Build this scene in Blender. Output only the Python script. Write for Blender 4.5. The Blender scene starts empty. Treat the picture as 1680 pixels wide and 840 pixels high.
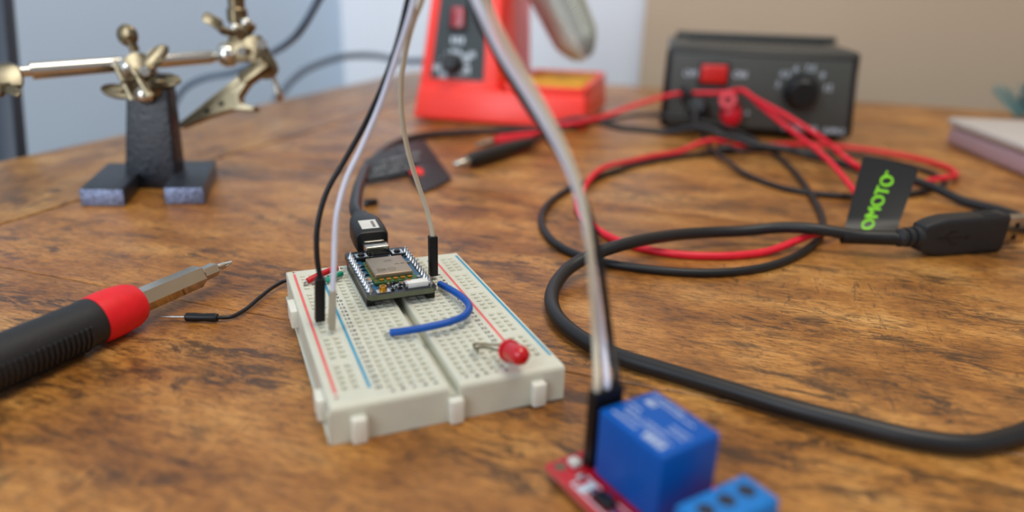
import bpy, bmesh, math, random
from math import sin, cos, pi, radians
from mathutils import Vector, Matrix
random.seed(7)
S = 0.001                      # everything below is written in millimetres
C = bpy.context.scene.collection
V = Vector

# ------------------------------------------------------------------ camera
F_PX, CAM_H, PITCH, ROLL = 1175.8, 96.38, 0.359, -0.030
_r0, _u0, _f0 = V((1,0,0)), V((0,sin(PITCH),cos(PITCH))), V((0,cos(PITCH),-sin(PITCH)))
RIGHT = cos(ROLL)*_r0 - sin(ROLL)*_u0
UP = sin(ROLL)*_r0 + cos(ROLL)*_u0
cam_d = bpy.data.cameras.new('camera'); cam = bpy.data.objects.new('camera', cam_d); C.objects.link(cam)
cam.matrix_world = Matrix(((RIGHT.x,UP.x,-_f0.x,0),(RIGHT.y,UP.y,-_f0.y,0),(RIGHT.z,UP.z,-_f0.z,CAM_H*S),(0,0,0,1)))
cam_d.sensor_width = 36; cam_d.lens = F_PX/1680*36
cam_d.clip_start = 0.005; cam_d.clip_end = 30
cam_d.dof.use_dof = True; cam_d.dof.focus_distance = 0.222; cam_d.dof.aperture_fstop = 5.2
bpy.context.scene.camera = cam
def ray(x, y): return RIGHT*((x-840)/F_PX) + UP*((420-y)/F_PX) + _f0
def G(x, y, z=0.0):            # table point at height z seen at photo position
    d = ray(x, y); t = (z-CAM_H)/d.z; return V((0,0,CAM_H)) + d*t
def P(x, y, Y):                # the same at depth Y
    d = ray(x, y); return V((0,0,CAM_H)) + d*(Y/d.y)

# ------------------------------------------------------------------ materials
def lin(c):
    c = [v/255 for v in c]
    return tuple(v/12.92 if v <= .04045 else ((v+.055)/1.055)**2.4 for v in c) + (1,)
def mat(name, col, rough=.5, metal=0, var=.06, nscale=300, bump=0, bscale=1500, sss=0, trans=0, coat=0, ior=1.45, spec=.5, sheen=0):
    m = bpy.data.materials.new(name); m.use_nodes = True
    nt = m.node_tree; b = nt.nodes['Principled BSDF']
    tc = nt.nodes.new('ShaderNodeTexCoord')
    n = nt.nodes.new('ShaderNodeTexNoise'); n.inputs['Scale'].default_value = nscale; n.inputs['Detail'].default_value = 4
    nt.links.new(tc.outputs['Object'], n.inputs['Vector'])
    r = nt.nodes.new('ShaderNodeValToRGB')
    L = lin(col)
    r.color_ramp.elements[0].position = .3; r.color_ramp.elements[1].position = .7
    r.color_ramp.elements[0].color = tuple(v*(1-var) for v in L[:3])+(1,)
    r.color_ramp.elements[1].color = tuple(min(1,v*(1+var)) for v in L[:3])+(1,)
    nt.links.new(n.outputs['Fac'], r.inputs['Fac']); nt.links.new(r.outputs['Color'], b.inputs['Base Color'])
    b.inputs['Roughness'].default_value = rough; b.inputs['Metallic'].default_value = metal
    b.inputs['IOR'].default_value = ior; b.inputs['Specular IOR Level'].default_value = spec
    if sss:
        b.inputs['Subsurface Weight'].default_value = sss
        b.inputs['Subsurface Radius'].default_value = (1,.9,.7); b.inputs['Subsurface Scale'].default_value = .0018
    if trans: b.inputs['Transmission Weight'].default_value = trans
    if coat: b.inputs['Coat Weight'].default_value = coat; b.inputs['Coat Roughness'].default_value = .15
    if bump:
        n2 = nt.nodes.new('ShaderNodeTexNoise'); n2.inputs['Scale'].default_value = bscale; n2.inputs['Detail'].default_value = 5
        bp = nt.nodes.new('ShaderNodeBump'); bp.inputs['Strength'].default_value = bump; bp.inputs['Distance'].default_value = .0005
        nt.links.new(tc.outputs['Object'], n2.inputs['Vector']); nt.links.new(n2.outputs['Fac'], bp.inputs['Height'])
        nt.links.new(bp.outputs['Normal'], b.inputs['Normal'])
    return m

ANG = radians(-17.55)
def wood(name, rot, tint=(1,1,1,1)):
    m = bpy.data.materials.new(name); m.use_nodes = True
    nt = m.node_tree; N = nt.nodes; L = nt.links; b = N['Principled BSDF']
    tc = N.new('ShaderNodeTexCoord')
    mp = N.new('ShaderNodeMapping'); mp.vector_type = 'TEXTURE'; mp.inputs['Rotation'].default_value = (0,0,rot)
    L.new(tc.outputs['Object'], mp.inputs['Vector'])
    def noise(scale, sx, sy, det=6, rough=.6, dist=0, off=0, w=None):
        q = N.new('ShaderNodeMapping'); q.inputs['Scale'].default_value = (sx, sy, 1); q.inputs['Location'].default_value = (off, off*1.7, off)
        L.new(mp.outputs['Vector'], q.inputs['Vector'])
        n = N.new('ShaderNodeTexNoise'); n.inputs['Scale'].default_value = scale; n.inputs['Detail'].default_value = det
        n.inputs['Roughness'].default_value = rough; n.inputs['Distortion'].default_value = dist
        L.new(q.outputs['Vector'], n.inputs['Vector']); return n.outputs['Fac']
    def ramp(fac, stops):
        r = N.new('ShaderNodeValToRGB'); e = r.color_ramp.elements
        while len(e) < len(stops): e.new(.5)
        for k, (p, c) in enumerate(stops): e[k].position = p; e[k].color = c if len(c) == 4 else lin(c)
        L.new(fac, r.inputs['Fac']); return r.outputs['Color']
    def mix(t, f, a, c):
        x = N.new('ShaderNodeMix'); x.data_type = 'RGBA'; x.blend_type = t
        if isinstance(f, (int,float)): x.inputs[0].default_value = f
        else: L.new(f, x.inputs[0])
        L.new(a, x.inputs[6])
        if isinstance(c, tuple): x.inputs[7].default_value = c
        else: L.new(c, x.inputs[7])
        return x.outputs[2]
    W1, B1 = (1,1,1,1), (0,0,0,1)
    base = ramp(noise(26, 1, 2.0, 6, .6, .25), [(.30,(140,90,34)),(.44,(172,116,50)),(.56,(200,142,68)),(.72,(222,170,96))])
    broad = ramp(noise(6, 1, 1.6, 3, .5, .3, 2.2), [(.35,(.74,.64,.48,1)),(.62,(1,1,1,1))])
    c = mix('MULTIPLY', .8, base, broad)
    # fine pores along the grain
    fine = ramp(noise(230, .9, 4.2, 8, .78, .3, 3.1), [(.36,(.30,.25,.20,1)),(.47,(.80,.76,.70,1)),(.60,(1.14,1.14,1.12,1))])
    c = mix('MULTIPLY', .95, c, fine)
    # dark smudgy grain blotches
    blot = ramp(noise(80, .8, 2.4, 10, .8, .6, 7.7), [(.44,W1),(.52,B1)])
    msk = ramp(noise(19, 1, 1.5, 5, .65, .3, 11.3), [(.46,B1),(.58,W1)])
    bm_ = N.new('ShaderNodeMath'); bm_.operation = 'MULTIPLY'; L.new(blot, bm_.inputs[0]); L.new(msk, bm_.inputs[1])
    bm0 = N.new('ShaderNodeMath'); bm0.operation = 'MULTIPLY'; L.new(bm_.outputs[0], bm0.inputs[0]); bm0.inputs[1].default_value = .85
    c = mix('MIX', bm0.outputs[0], c, lin((58,40,24)))
    # scrape marks running across the grain
    cross = ramp(noise(95, 3.6, .8, 7, .75, 1.2, 17.0), [(.36,W1),(.44,B1)])
    msk2 = ramp(noise(20, 1, .7, 4, .6, .3, 23.0), [(.52,B1),(.62,W1)])
    bm2 = N.new('ShaderNodeMath'); bm2.operation = 'MULTIPLY'; L.new(cross, bm2.inputs[0]); L.new(msk2, bm2.inputs[1])
    bm3 = N.new('ShaderNodeMath'); bm3.operation = 'MULTIPLY'; L.new(bm2.outputs[0], bm3.inputs[0]); bm3.inputs[1].default_value = .8
    c = mix('MIX', bm3.outputs[0], c, lin((50,38,30)))
    sp = ramp(noise(420, 1, 2.5, 4, .6, 0, 31.0), [(.33,W1),(.40,B1)])
    sm = N.new('ShaderNodeMath'); sm.operation = 'MULTIPLY'; L.new(sp, sm.inputs[0]); sm.inputs[1].default_value = .6
    c = mix('MIX', sm.outputs[0], c, lin((66,48,36)))
    c = mix('MULTIPLY', 1.0, c, tint)
    L.new(c, b.inputs['Base Color'])
    rr = ramp(noise(40, 1, 4, 5, .6, 0, 41.0), [(.3,(.30,.30,.30,1)),(.7,(.46,.46,.46,1))])
    L.new(rr, b.inputs['Roughness'])
    b.inputs['Specular IOR Level'].default_value = .42
    b.inputs['Coat Weight'].default_value = .12; b.inputs['Coat Roughness'].default_value = .28
    bp = N.new('ShaderNodeBump'); bp.inputs['Strength'].default_value = .32; bp.inputs['Distance'].default_value = .0006
    add = N.new('ShaderNodeMath'); add.operation = 'ADD'; L.new(noise(230,.9,4.2,8,.78,.3,3.1), add.inputs[0]); L.new(noise(30,1,2,5,.6,0,5), add.inputs[1])
    L.new(add.outputs[0], bp.inputs['Height']); L.new(bp.outputs['Normal'], b.inputs['Normal'])
    return m

M = dict(
 spring=mat('spring_wire', (196,204,198), .45, .75, var=.05),
 clip=mat('clip_metal', (160,147,120), .42, .9, var=.12),
 lid=mat('milky_lid', (204,196,190), .4, trans=.1, var=.02),
 iron_worn_sheen=mat('worn_iron_sheen', (116,126,154), .4, .4, var=.55, nscale=700, bump=1, bscale=700, spec=.6),  # chipped iron on the foot fronts, with their cool sheen tinted into the colour
 wall_blue=mat('pale_blue_wall_paint', (192,212,232), .8, var=.015, nscale=6, bump=.08, bscale=200),
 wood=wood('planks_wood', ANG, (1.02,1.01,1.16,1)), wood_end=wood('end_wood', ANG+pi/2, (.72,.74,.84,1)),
 gap=mat('seam_dark', (38,26,18), .9),
 ivory=mat('ivory_plastic', (212,211,193), .45, var=.02, sss=.35, bump=.05),
 peg=mat('white_nub', (226,224,210), .4, var=.01, sss=.3),
 hole=mat('socket_metal', (166,166,156), .6, .1, var=.2, nscale=900),
 redline=mat('red_ink', (228,108,102), .6), blueline=mat('blue_ink', (64,152,184), .6), ink=mat('grey_ink', (74,66,60), .7),
 black=mat('black_plastic', (20,21,23), .42, bump=.1), blackpin=mat('black_housing', (14,14,16), .38, spec=.4),
 rubber=mat('black_rubber', (34,34,36), .55, bump=.15, bscale=900),
 cable=mat('black_cable', (30,30,32), .42), lead_black=mat('black_silicone', (26,27,30), .45),
 lead_red=mat('red_silicone', (226,28,50), .42, sss=.1), grey_cable=mat('grey_cable', (84,98,114), .6),
 wire_white=mat('white_wire', (222,224,240), .4, var=.02), wire_cream=mat('cream_wire', (206,196,174), .4, var=.02),
 wire_black=mat('black_wire', (16,17,22), .35), wire_blue=mat('blue_wire', (6,78,166), .4), wire_red=mat('red_wire', (196,22,34), .4),
 wire_green=mat('green_wire', (20,142,112), .4), clear=mat('milky_sleeve', (190,180,160), .35, trans=.25),
 tin=mat('tinned_metal', (205,205,205), .25, 1), steel=mat('nickel', (188,182,168), .22, 1), chrome=mat('chrome', (205,200,190), .18, 1, var=.03),
 brass=mat('aged_nickel', (122,108,84), .28, 1, var=.15), gold=mat('gold_metal', (226,160,50), .3, 1),
 iron=mat('cast_iron_paint', (34,38,46), .36, var=.3, nscale=500, bump=1, bscale=520, spec=.6),
 pcb=mat('black_pcb', (22,26,34), .3, var=.2), pcb_edge=mat('pcb_edge', (96,100,78), .6, var=.15), pcb_blue=mat('blue_trace_mask', (24,84,118), .35, var=.3, nscale=900),
 shield=mat('module_shield', (168,150,128), .38, .75, var=.05), shield_mark=mat('engraved_mark', (110,98,80), .6, .3),
 white=mat('white_ceramic', (232,230,224), .4), orange=mat('orange_end', (196,110,70), .5), passive=mat('tan_passive', (170,140,100), .5),
 greenpcb=mat('green_mask', (52,92,48), .4), red_led=mat('red_lens', (222,6,24), .12, trans=.25, sss=.15, coat=.5),
 relay=mat('blue_relay', (0,84,172), .42, var=.03, spec=.3), term=mat('blue_terminal', (10,118,196), .42, var=.04), print_=mat('pale_print', (196,206,216), .6),
 redpcb=mat('red_pcb', (186,18,36), .3, var=.1), redpcb_edge=mat('red_pcb_edge', (206,92,88), .5),
 st_red=mat('station_red', (252,60,46), .32, var=.02, sss=.05), st_dark=mat('station_panel', (44,52,54), .5), st_switch=mat('switch_red', (150,16,34), .25, coat=.4),
 sponge=mat('yellow_sponge', (204,150,44), .9, var=.25, nscale=70, bump=.6, bscale=500),
 psu=mat('psu_body', (50,54,54), .42, bump=.25, bscale=700), psu_face=mat('psu_face', (74,76,72), .55), psu_switch=mat('psu_switch', (206,34,30), .3, coat=.3),
 knob=mat('knob_black', (16,16,17), .4), post_red=mat('post_red', (206,16,36), .35), 
 collar=mat('collar_red', (232,20,32), .5, bump=.15), tag=mat('black_tag', (22,23,24), .4), lime=mat('lime_print', (132,214,30), .5), tagprint=mat('grey_print', (120,122,120), .6), reddot=mat('red_dot', (226,40,34), .5),
 label=mat('white_label', (212,210,202), .5), boxp=mat('milky_box', (220,186,192), .5, trans=.3, var=.02), redbits=mat('red_bits', (190,60,78), .6), 
 teal=mat('teal_bristle', (110,150,150), .5), navy=mat('navy_plastic', (34,42,58), .5),
 wall_shade=mat('beige_wall_shade', (188,168,144), .8, var=.03, nscale=5, bump=.08, bscale=200), wall=mat('wall_paint', (218,222,228), .8, var=.015, nscale=6, bump=.08, bscale=200), post=mat('post_metal', (40,48,60), .5),
 ceil=mat('ceiling_paint', (225,225,222), .9), floor=mat('floor_tile', (140,128,112), .6),
)

# ------------------------------------------------------------------ mesh helper
class MB:
    def __init__(s, T=None): s.bm = bmesh.new(); s.T = T or Matrix(); s.mi = 0
    def _v(s, p): return s.bm.verts.new(s.T @ V(p))
    def face(s, vs):
        try: f = s.bm.faces.new(vs); f.material_index = s.mi; return f
        except ValueError: return None
    def quad(s, *ps): return s.face([s._v(p) for p in ps])
    def box(s, x0, x1, y0, y1, z0, z1, top=None, bev=0):
        """top = (x0,x1,y0,y1) gives a tapered box"""
        t = top or (x0,x1,y0,y1)
        b = [(x0,y0,z0),(x1,y0,z0),(x1,y1,z0),(x0,y1,z0),(t[0],t[2],z1),(t[1],t[2],z1),(t[1],t[3],z1),(t[0],t[3],z1)]
        v = [s._v(p) for p in b]
        fs = [s.face([v[k] for k in q]) for q in ((3,2,1,0),(4,5,6,7),(0,1,5,4),(1,2,6,5),(2,3,7,6),(3,0,4,7))]
        if bev:
            es = {e for f in fs for e in f.edges}
            bmesh.ops.bevel(s.bm, geom=list(es), offset=bev, segments=3, profile=.5, affect='EDGES', clamp_overlap=True, material=-1)
    def prism(s, poly, z0, z1, bev=0):
        a = [s._v((x,y,z0)) for x,y in poly]; b = [s._v((x,y,z1)) for x,y in poly]; n = len(poly)
        fs = [s.face(a[::-1]), s.face(b)] + [s.face([a[k],a[(k+1)%n],b[(k+1)%n],b[k]]) for k in range(n)]
        if bev:
            es = {e for f in fs if f for e in f.edges}
            bmesh.ops.bevel(s.bm, geom=list(es), offset=bev, segments=2, profile=.5, affect='EDGES', clamp_overlap=True, material=-1)
    def lathe(s, p0, p1, prof, seg=24, cap=True, squash=1, up=None):
        """prof = [(distance along p0->p1 in mm, radius)]"""
        p0, p1 = V(p0), V(p1); d = (p1-p0).normalized()
        u = V(up) if up else (V((0,0,1)) if abs(d.z) < .9 else V((1,0,0)))
        a = d.cross(u).normalized(); b = a.cross(d)
        rings = []
        for t, r in prof:
            if callable(r): rr = r
            else: rr = lambda th, r=r: r
            rings.append([s._v(p0 + d*t + (a*cos(2*pi*k/seg) + b*sin(2*pi*k/seg)*squash)*rr(2*pi*k/seg)) for k in range(seg)])
        for q, w in zip(rings, rings[1:]):
            for k in range(seg): s.face([q[k],q[(k+1)%seg],w[(k+1)%seg],w[k]])
        if cap: s.face(rings[0][::-1]); s.face(rings[-1])
    def cyl(s, p0, p1, r, r1=None, seg=20):
        s.lathe(p0, p1, [(0,r),((V(p1)-V(p0)).length, r if r1 is None else r1)], seg)
    def ball(s, c, r, seg=16, sc=(1,1,1)):
        c = V(c); n = seg//2; rings = []
        for i in range(1,n):
            ph = pi*i/n
            rings.append([s._v(c+V((r*sc[0]*sin(ph)*cos(2*pi*k/seg), r*sc[1]*sin(ph)*sin(2*pi*k/seg), r*sc[2]*cos(ph)))) for k in range(seg)])
        t, b = s._v(c+V((0,0,r*sc[2]))), s._v(c-V((0,0,r*sc[2])))
        for k in range(seg):
            s.face([t,rings[0][k],rings[0][(k+1)%seg]]); s.face([b,rings[-1][(k+1)%seg],rings[-1][k]])
            for q, w in zip(rings, rings[1:]): s.face([q[k],w[k],w[(k+1)%seg],q[(k+1)%seg]])
    def tube(s, pts, r, seg=14, sub=8, smooth=True, rad=None):
        pts = [V(p) for p in pts]
        path = crom(pts, sub) if smooth else pts
        n = len(path); tan = [(path[min(k+1,n-1)]-path[max(k-1,0)]).normalized() for k in range(n)]
        a = tan[0].orthogonal().normalized(); rings = []
        for k in range(n):
            a = (a - tan[k]*a.dot(tan[k])).normalized(); b = tan[k].cross(a)
            R = rad(k/(n-1)) if rad else r
            rings.append([s._v(path[k] + (a*cos(2*pi*j/seg)+b*sin(2*pi*j/seg))*R) for j in range(seg)])
        for q, w in zip(rings, rings[1:]):
            for k in range(seg): s.face([q[k],q[(k+1)%seg],w[(k+1)%seg],w[k]])
        s.face(rings[0][::-1]); s.face(rings[-1])
        return path
def crom(p, sub):
    out = []; q = [2*p[0]-p[1]] + p + [2*p[-1]-p[-2]]
    for k in range(1, len(q)-2):
        p0,p1,p2,p3 = q[k-1:k+3]
        t0 = 0; t1 = t0+max(1e-6,(p1-p0).length)**.5; t2 = t1+max(1e-6,(p2-p1).length)**.5; t3 = t2+max(1e-6,(p3-p2).length)**.5
        for j in range(sub):
            t = t1+(t2-t1)*j/sub
            A1 = (t1-t)/(t1-t0)*p0+(t-t0)/(t1-t0)*p1; A2 = (t2-t)/(t2-t1)*p1+(t-t1)/(t2-t1)*p2; A3 = (t3-t)/(t3-t2)*p2+(t-t2)/(t3-t2)*p3
            B1 = (t2-t)/(t2-t0)*A1+(t-t0)/(t2-t0)*A2; B2 = (t3-t)/(t3-t1)*A2+(t-t1)/(t3-t1)*A3
            out.append((t2-t)/(t2-t1)*B1+(t-t1)/(t2-t1)*B2)
    return out + [p[-1]]

LAID = []
def settle(pts, r, sub=10, keep=True):
    """lift a cable where it crosses the ones already laid, so that it lies on top of them"""
    raw = crom([V(p) for p in pts], sub*3); path = [raw[0]]; acc = 0
    for a, b in zip(raw, raw[1:]):
        acc += (b-a).length
        if acc >= 1.8: path.append(b); acc = 0
    path.append(raw[-1]); n = len(path)
    lift = [0.0]*n
    for k, p in enumerate(path):
        for q, rq in LAID:
            for c_ in q:
                if abs(p.x-c_.x) > 6 or abs(p.y-c_.y) > 6: continue
                dx = p.x-c_.x; dy = p.y-c_.y
                h2 = (r+rq+.6)**2-dx*dx-dy*dy
                if h2 > 0:
                    need = c_.z + h2**.5 - p.z
                    if 0 < need < 2*(r+rq)+1: lift[k] = max(lift[k], need)
    seg = [0.0]
    for a, b in zip(path, path[1:]): seg.append(seg[-1]+(b-a).length)
    out = [0.0]*n
    for k in range(n):
        if lift[k] > 0:
            for j in range(n):
                d = abs(seg[j]-seg[k])
                if d < 26: out[j] = max(out[j], lift[k]*(.5+.5*cos(pi*d/26)) if d > 1.5 else lift[k])
    for k in range(n): path[k].z += out[k]
    if keep: LAID.append((path, r))
    return path
OFF = {}
def thing(name, label, cat, loc, group=None):
    o = bpy.data.objects.new(name, None); C.objects.link(o); loc = V(loc); o.location = loc*S
    o.empty_display_size = .01; o['label'] = label; o['category'] = cat
    if group: o['group'] = group
    OFF[o] = loc; return o
def part(name, mb, m, parent=None, smooth=40, loc=None, label=None, recalc=True):
    loc = OFF[parent] if parent else V(loc or (0,0,0))
    if recalc: bmesh.ops.recalc_face_normals(mb.bm, faces=mb.bm.faces)
    me = bpy.data.meshes.new(name)
    for v in mb.bm.verts: v.co = (v.co-loc)*S
    mb.bm.to_mesh(me); mb.bm.free()
    for x in (m if isinstance(m, (list,tuple)) else [m]): me.materials.append(M[x])
    o = bpy.data.objects.new(name, me); C.objects.link(o)
    if parent: o.parent = parent
    else: o.location = loc*S
    if smooth:
        for p in me.polygons: p.use_smooth = True
        me.set_sharp_from_angle(angle=radians(smooth))
    if label: o['label'] = label
    OFF[o] = loc; return o
def solo(name, mb, m, label, cat, loc, group=None, **k):
    o = part(name, mb, m, None, loc=loc, **k); o['label'] = label; o['category'] = cat
    if group: o['group'] = group
    return o
def struct(name, mb, m, loc=(0,0,0), **k):
    o = part(name, mb, m, None, loc=loc, **k); o['kind'] = 'structure'; return o

_gl = {}
def glyphs(txt):
    if txt not in _gl:
        cu = bpy.data.curves.new('t', 'FONT'); cu.body = txt; cu.size = 1; cu.align_x = 'CENTER'; cu.align_y = 'CENTER'; cu.resolution_u = 3
        ob = bpy.data.objects.new('t', cu); C.objects.link(ob); bpy.context.view_layer.update()
        me = bpy.data.meshes.new_from_object(ob.evaluated_get(bpy.context.evaluated_depsgraph_get()))
        _gl[txt] = ([v.co.copy() for v in me.vertices], [tuple(p.vertices) for p in me.polygons])
        bpy.data.objects.remove(ob); bpy.data.curves.remove(cu); bpy.data.meshes.remove(me)
    return _gl[txt]
def text(mb, txt, size, T, sx=1, bold=0):
    vs, fs = glyphs(txt)
    for off in ([0] if not bold else [-bold, 0, bold]):
        vv = [mb._v(T @ V((v.x*size*sx+off, v.y*size+off*.5, 0))) for v in vs]
        for f in fs: mb.face([vv[i] for i in f])
def frame(o, x, y=None, z=None):
    """matrix with axes x, y (z = x cross y)"""
    x = V(x).normalized(); z = (V(z) if z else x.cross(V(y))).normalized(); y = z.cross(x)
    return Matrix(((x.x,y.x,z.x,o[0]),(x.y,y.y,z.y,o[1]),(x.z,y.z,z.z,o[2]),(0,0,0,1)))

# ================================================================== setting
TA = Matrix.Rotation(ANG, 4, 'Z')             # table axes: x along planks, y across
mb = MB(TA); mb.box(-1600,2600,-1800,1300,-750,-740); struct('floor', mb, 'floor', smooth=0)
mb = MB(TA); mb.box(-537,2600,900,960,-740,1700); struct('wall_back', mb, 'wall', smooth=0)
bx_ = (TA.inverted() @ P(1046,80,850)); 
mb = MB(TA); mb.box(bx_.x,2600,884,902,-740,1700); struct('wall_shade_slab', mb, 'wall_shade', smooth=0)  # added slab; its beige stands in for shade on the right of the wall
mb = MB(TA); mb.box(-597,-537,-1800,960,-740,1700); struct('wall_left', mb, 'wall_blue', smooth=0)
mb = MB(TA); mb.box(-537,bx_.x-1,888,900,-740,-650, bev=2); struct('baseboard_back', mb, 'ceil', smooth=0)

# table
t = thing('wooden_table', 'distressed brown wooden plank table carrying all the electronics', 'table', TA @ V((300,300,-740)))
mb = MB(TA); edges = [-160, 4, 166.6, 329.6, 492, 655, 790]
for a, b in zip(edges, edges[1:]): mb.box(-281.4, 1150, a+(1.0 if a == 655 else .25), b-(1.0 if b == 655 else .25), -28, 0, bev=.5)
part('tabletop', mb, 'wood', t, smooth=30)
mb = MB(TA); mb.box(-380,-283.8,-160,790,-28,0, bev=.7); part('end_board', mb, 'wood_end', t, smooth=30)
mb = MB(TA); mb.box(-370,1140,-150,780,-32,-5); part('underlay', mb, 'gap', t, smooth=0)
for x in (-350, 1060):
    for y in (-130, 700): 
        mb = MB(TA); mb.box(x,x+60,y,y+60,-740,-32, bev=3); part('leg', mb, 'wood', t, smooth=30)

# slanted dark stand between table and left wall
mb = MB(); a, b = P(24,300,425), P(-6,-60,455)
f = frame(a, RIGHT, z=(b-a)); L_ = (b-a).length
mb.T = f; mb.box(-9,9,-6,6,-330,L_, top=(-6,6,-5,5), bev=1.5)
st = solo('floor_stand', mb, 'post', 'dark slanted post standing beyond the left edge of the table', 'stand', a+(a-b).normalized()*330)

# ================================================================== breadboard
BT = Matrix.Translation((-28.93,183.64,0)) @ Matrix.Rotation(.406,4,'Z')
def BB(u, v, z=9.5): return BT @ V((u,v,z))
HW, HL, HT, PT = 28.6, 42, 9.5, 2.54
bb = thing('breadboard', 'white solderless breadboard with red and blue rail stripes lying on the table', 'breadboard', BB(0,0,0))
rows = [36.83-PT*r for r in range(30)]
RL, RR = (-23.9,-21.36), (21.93,24.47)
cols = list(RL) + [-13.97+PT*k for k in range(5)] + [3.81+PT*k for k in range(5)] + list(RR)
def half(mb, u0, u1):
    cs = [c for c in cols if u0 < c < u1]
    ucut = sorted(set([u0+.5, u1-.5] + [round(c+d,4) for c in cs for d in (-PT/2,PT/2)]))
    vcut = sorted(set([-HL+1.6, HL-.6] + [round(r+d,4) for r in rows for d in (-PT/2,PT/2)]))
    for i in range(len(ucut)-1):
        ua, ub = ucut[i:i+2]
        if ub-ua < 1e-3: continue
        c = next((c for c in cs if abs((ua+ub)/2-c) < .01), None)
        if c is None:
            mb.quad((ua,vcut[0],HT),(ub,vcut[0],HT),(ub,vcut[-1],HT),(ua,vcut[-1],HT)); continue
        rail = c in RL or c in RR
        for j in range(len(vcut)-1):
            va, vb = vcut[j:j+2]
            if vb-va < 1e-3: continue
            r = next((k for k, r in enumerate(rows) if abs((va+vb)/2-r) < .01), None)
            if r is None or (rail and r % 6 == 5):
                mb.quad((ua,va,HT),(ub,va,HT),(ub,vb,HT),(ua,vb,HT)); continue
            m, y = c, rows[r]
            def sq(h, z): return [mb._v(p) for p in ((m-h,y-h,z),(m+h,y-h,z),(m+h,y+h,z),(m-h,y+h,z))]
            o = [mb._v(p) for p in ((ua,va,HT),(ub,va,HT),(ub,vb,HT),(ua,vb,HT))]
            a, b, d = sq(1.06,HT), sq(.66,HT-.45), sq(.62,HT-1.3)
            for q, w in ((o,a),(a,b),(b,d)):
                for k in range(4): mb.face([q[k],q[(k+1)%4],w[(k+1)%4],w[k]])
            mb.mi = 1; mb.face(d); mb.mi = 0
    # rounded shoulders and walls
    prev = None
    for k in range(5):
        an = pi/2*k/4
        o1, o2 = .5*(1-sin(an)), 1.6*(1-sin(an)); ob = .6*(1-sin(an))
        z = HT - .6*(1-cos(an)); zf = HT - 1.5*(1-cos(an))
        ring = [(u0+o1,-HL+o2,zf),(u1-o1,-HL+o2,zf),(u1-o1,HL-ob,z),(u0+o1,HL-ob,z)]
        if prev:
            for q in range(4): mb.quad(prev[q],prev[(q+1)%4],ring[(q+1)%4],ring[q])
        prev = ring
    base = [(p[0],p[1],0) for p in prev]
    for q in range(4): mb.quad(prev[q],prev[(q+1)%4],base[(q+1)%4],base[q])
    mb.quad(*base[::-1])
mb = MB(BT); half(mb, -HW, -1.25); half(mb, 1.25, HW); mb.box(-1.3,1.3,-HL+1.2,HL-.8,0,6.2)
body = part('body', mb, ['ivory','hole'], bb, smooth=35, recalc=False)
for (u,v0_,v1_,z0_,z1_) in ((-HW,13.5,22.5,3.0,8.4),(-HW,-35.2,-29.5,2.2,7.6)):
    mb = MB(BT); mb.box(u-1.9,u+.4,v0_,v1_,z0_,z1_, bev=.3); part('peg', mb, 'peg', bb)
for u in (-22.6,0,21.2):
    mb = MB(BT); mb.box(u-1.8,u+1.8,-HL-2.2,-HL+.3,.1,6.6, bev=.6); part('peg', mb, 'peg', bb)
mb = MB(BT); mb.box(-HW-.7,-HW+.2,-HL,HL,.1,1.1, bev=.2); mb.box(-HW-.5,-HW+.2,-HL,-HL+1.2,1,8, bev=.2); part('side_lip', mb, 'ivory', bb)
for u, n in ((-26.4,'redline'),(-18.6,'blueline'),(19.2,'redline'),(27.3,'blueline')):
    mb = MB(BT); w = .38; mb.box(u-w,u+w,-36.3,39,HT-.1,HT+.03); part('rail_stripe', mb, n, bb, smooth=0, label='red stripe' if n == 'redline' else 'blue stripe')
mb = MB(BT)
for r in range(30):
    for u in (-16.7, 16.7): text(mb, str(r+1), 1.75, Matrix.Translation((u, rows[r], HT+.03)), 1.0, .05)
for k, ch in enumerate('abcdefghij'):
    u = (-13.97+PT*k) if k < 5 else (3.81+PT*(k-5))
    for v in (-39.3, 39.6): text(mb, ch, 1.9, Matrix.Translation((u, v, HT+.03)), 1.0, .08)
part('printed_lettering', mb, 'ink', bb, smooth=0, recalc=False)
for u in (-26.4, 19.2):
    for v in (-38.2, 40.3): mb = MB(BT); text(mb, '+', 2.4, Matrix.Translation((u,v,HT+.03)), 1, .08); part('plus_mark', mb, 'redline', bb, smooth=0, recalc=False)

# ================================================================== microcontroller
mc = thing('microcontroller_board', 'small black microcontroller board with metal-shielded module plugged into the breadboard', 'circuit board', BB(0,23,9.5))
u0,u1,v0,v1,zp = -10.2,10.2,4.6,41.2,14.0
mb = MB(BT)
ch = 1.3
poly = [(u0+ch,v0),(u1-ch,v0),(u1,v0+ch),(u1,v1-ch),(u1-ch,v1),(u0+ch,v1),(u0,v1-ch),(u0,v0+ch)]
mb.prism(poly, zp-1.6, zp)
for f in mb.bm.faces:
    f.material_index = 0
    if abs(f.normal.z) < .5 if f.normal.length else False: f.material_index = 1
mb.bm.normal_update()
fv = BT.to_3x3() @ V((0,-1,0))
for f in mb.bm.faces: f.material_index = 1 if f.normal.dot(fv) > .6 else 0
pcb = part('circuit_board', mb, ['pcb','pcb_edge'], mc, smooth=0)
mb = MB(BT)
for sx in (-1,1):
    mb.box(min(sx*6.6,sx*8.6),max(sx*6.6,sx*8.6),v0+3.2,v1-5,zp,zp+.04)
    for k in range(12): mb.box(sx*6.0-.9 if sx>0 else -6.9, 6.9 if sx>0 else -5.1, v0+5+2.54*k, v0+5.9+2.54*k, zp, zp+.05)
part('blue_marking', mb, 'pcb_blue', pcb, smooth=0)
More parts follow.
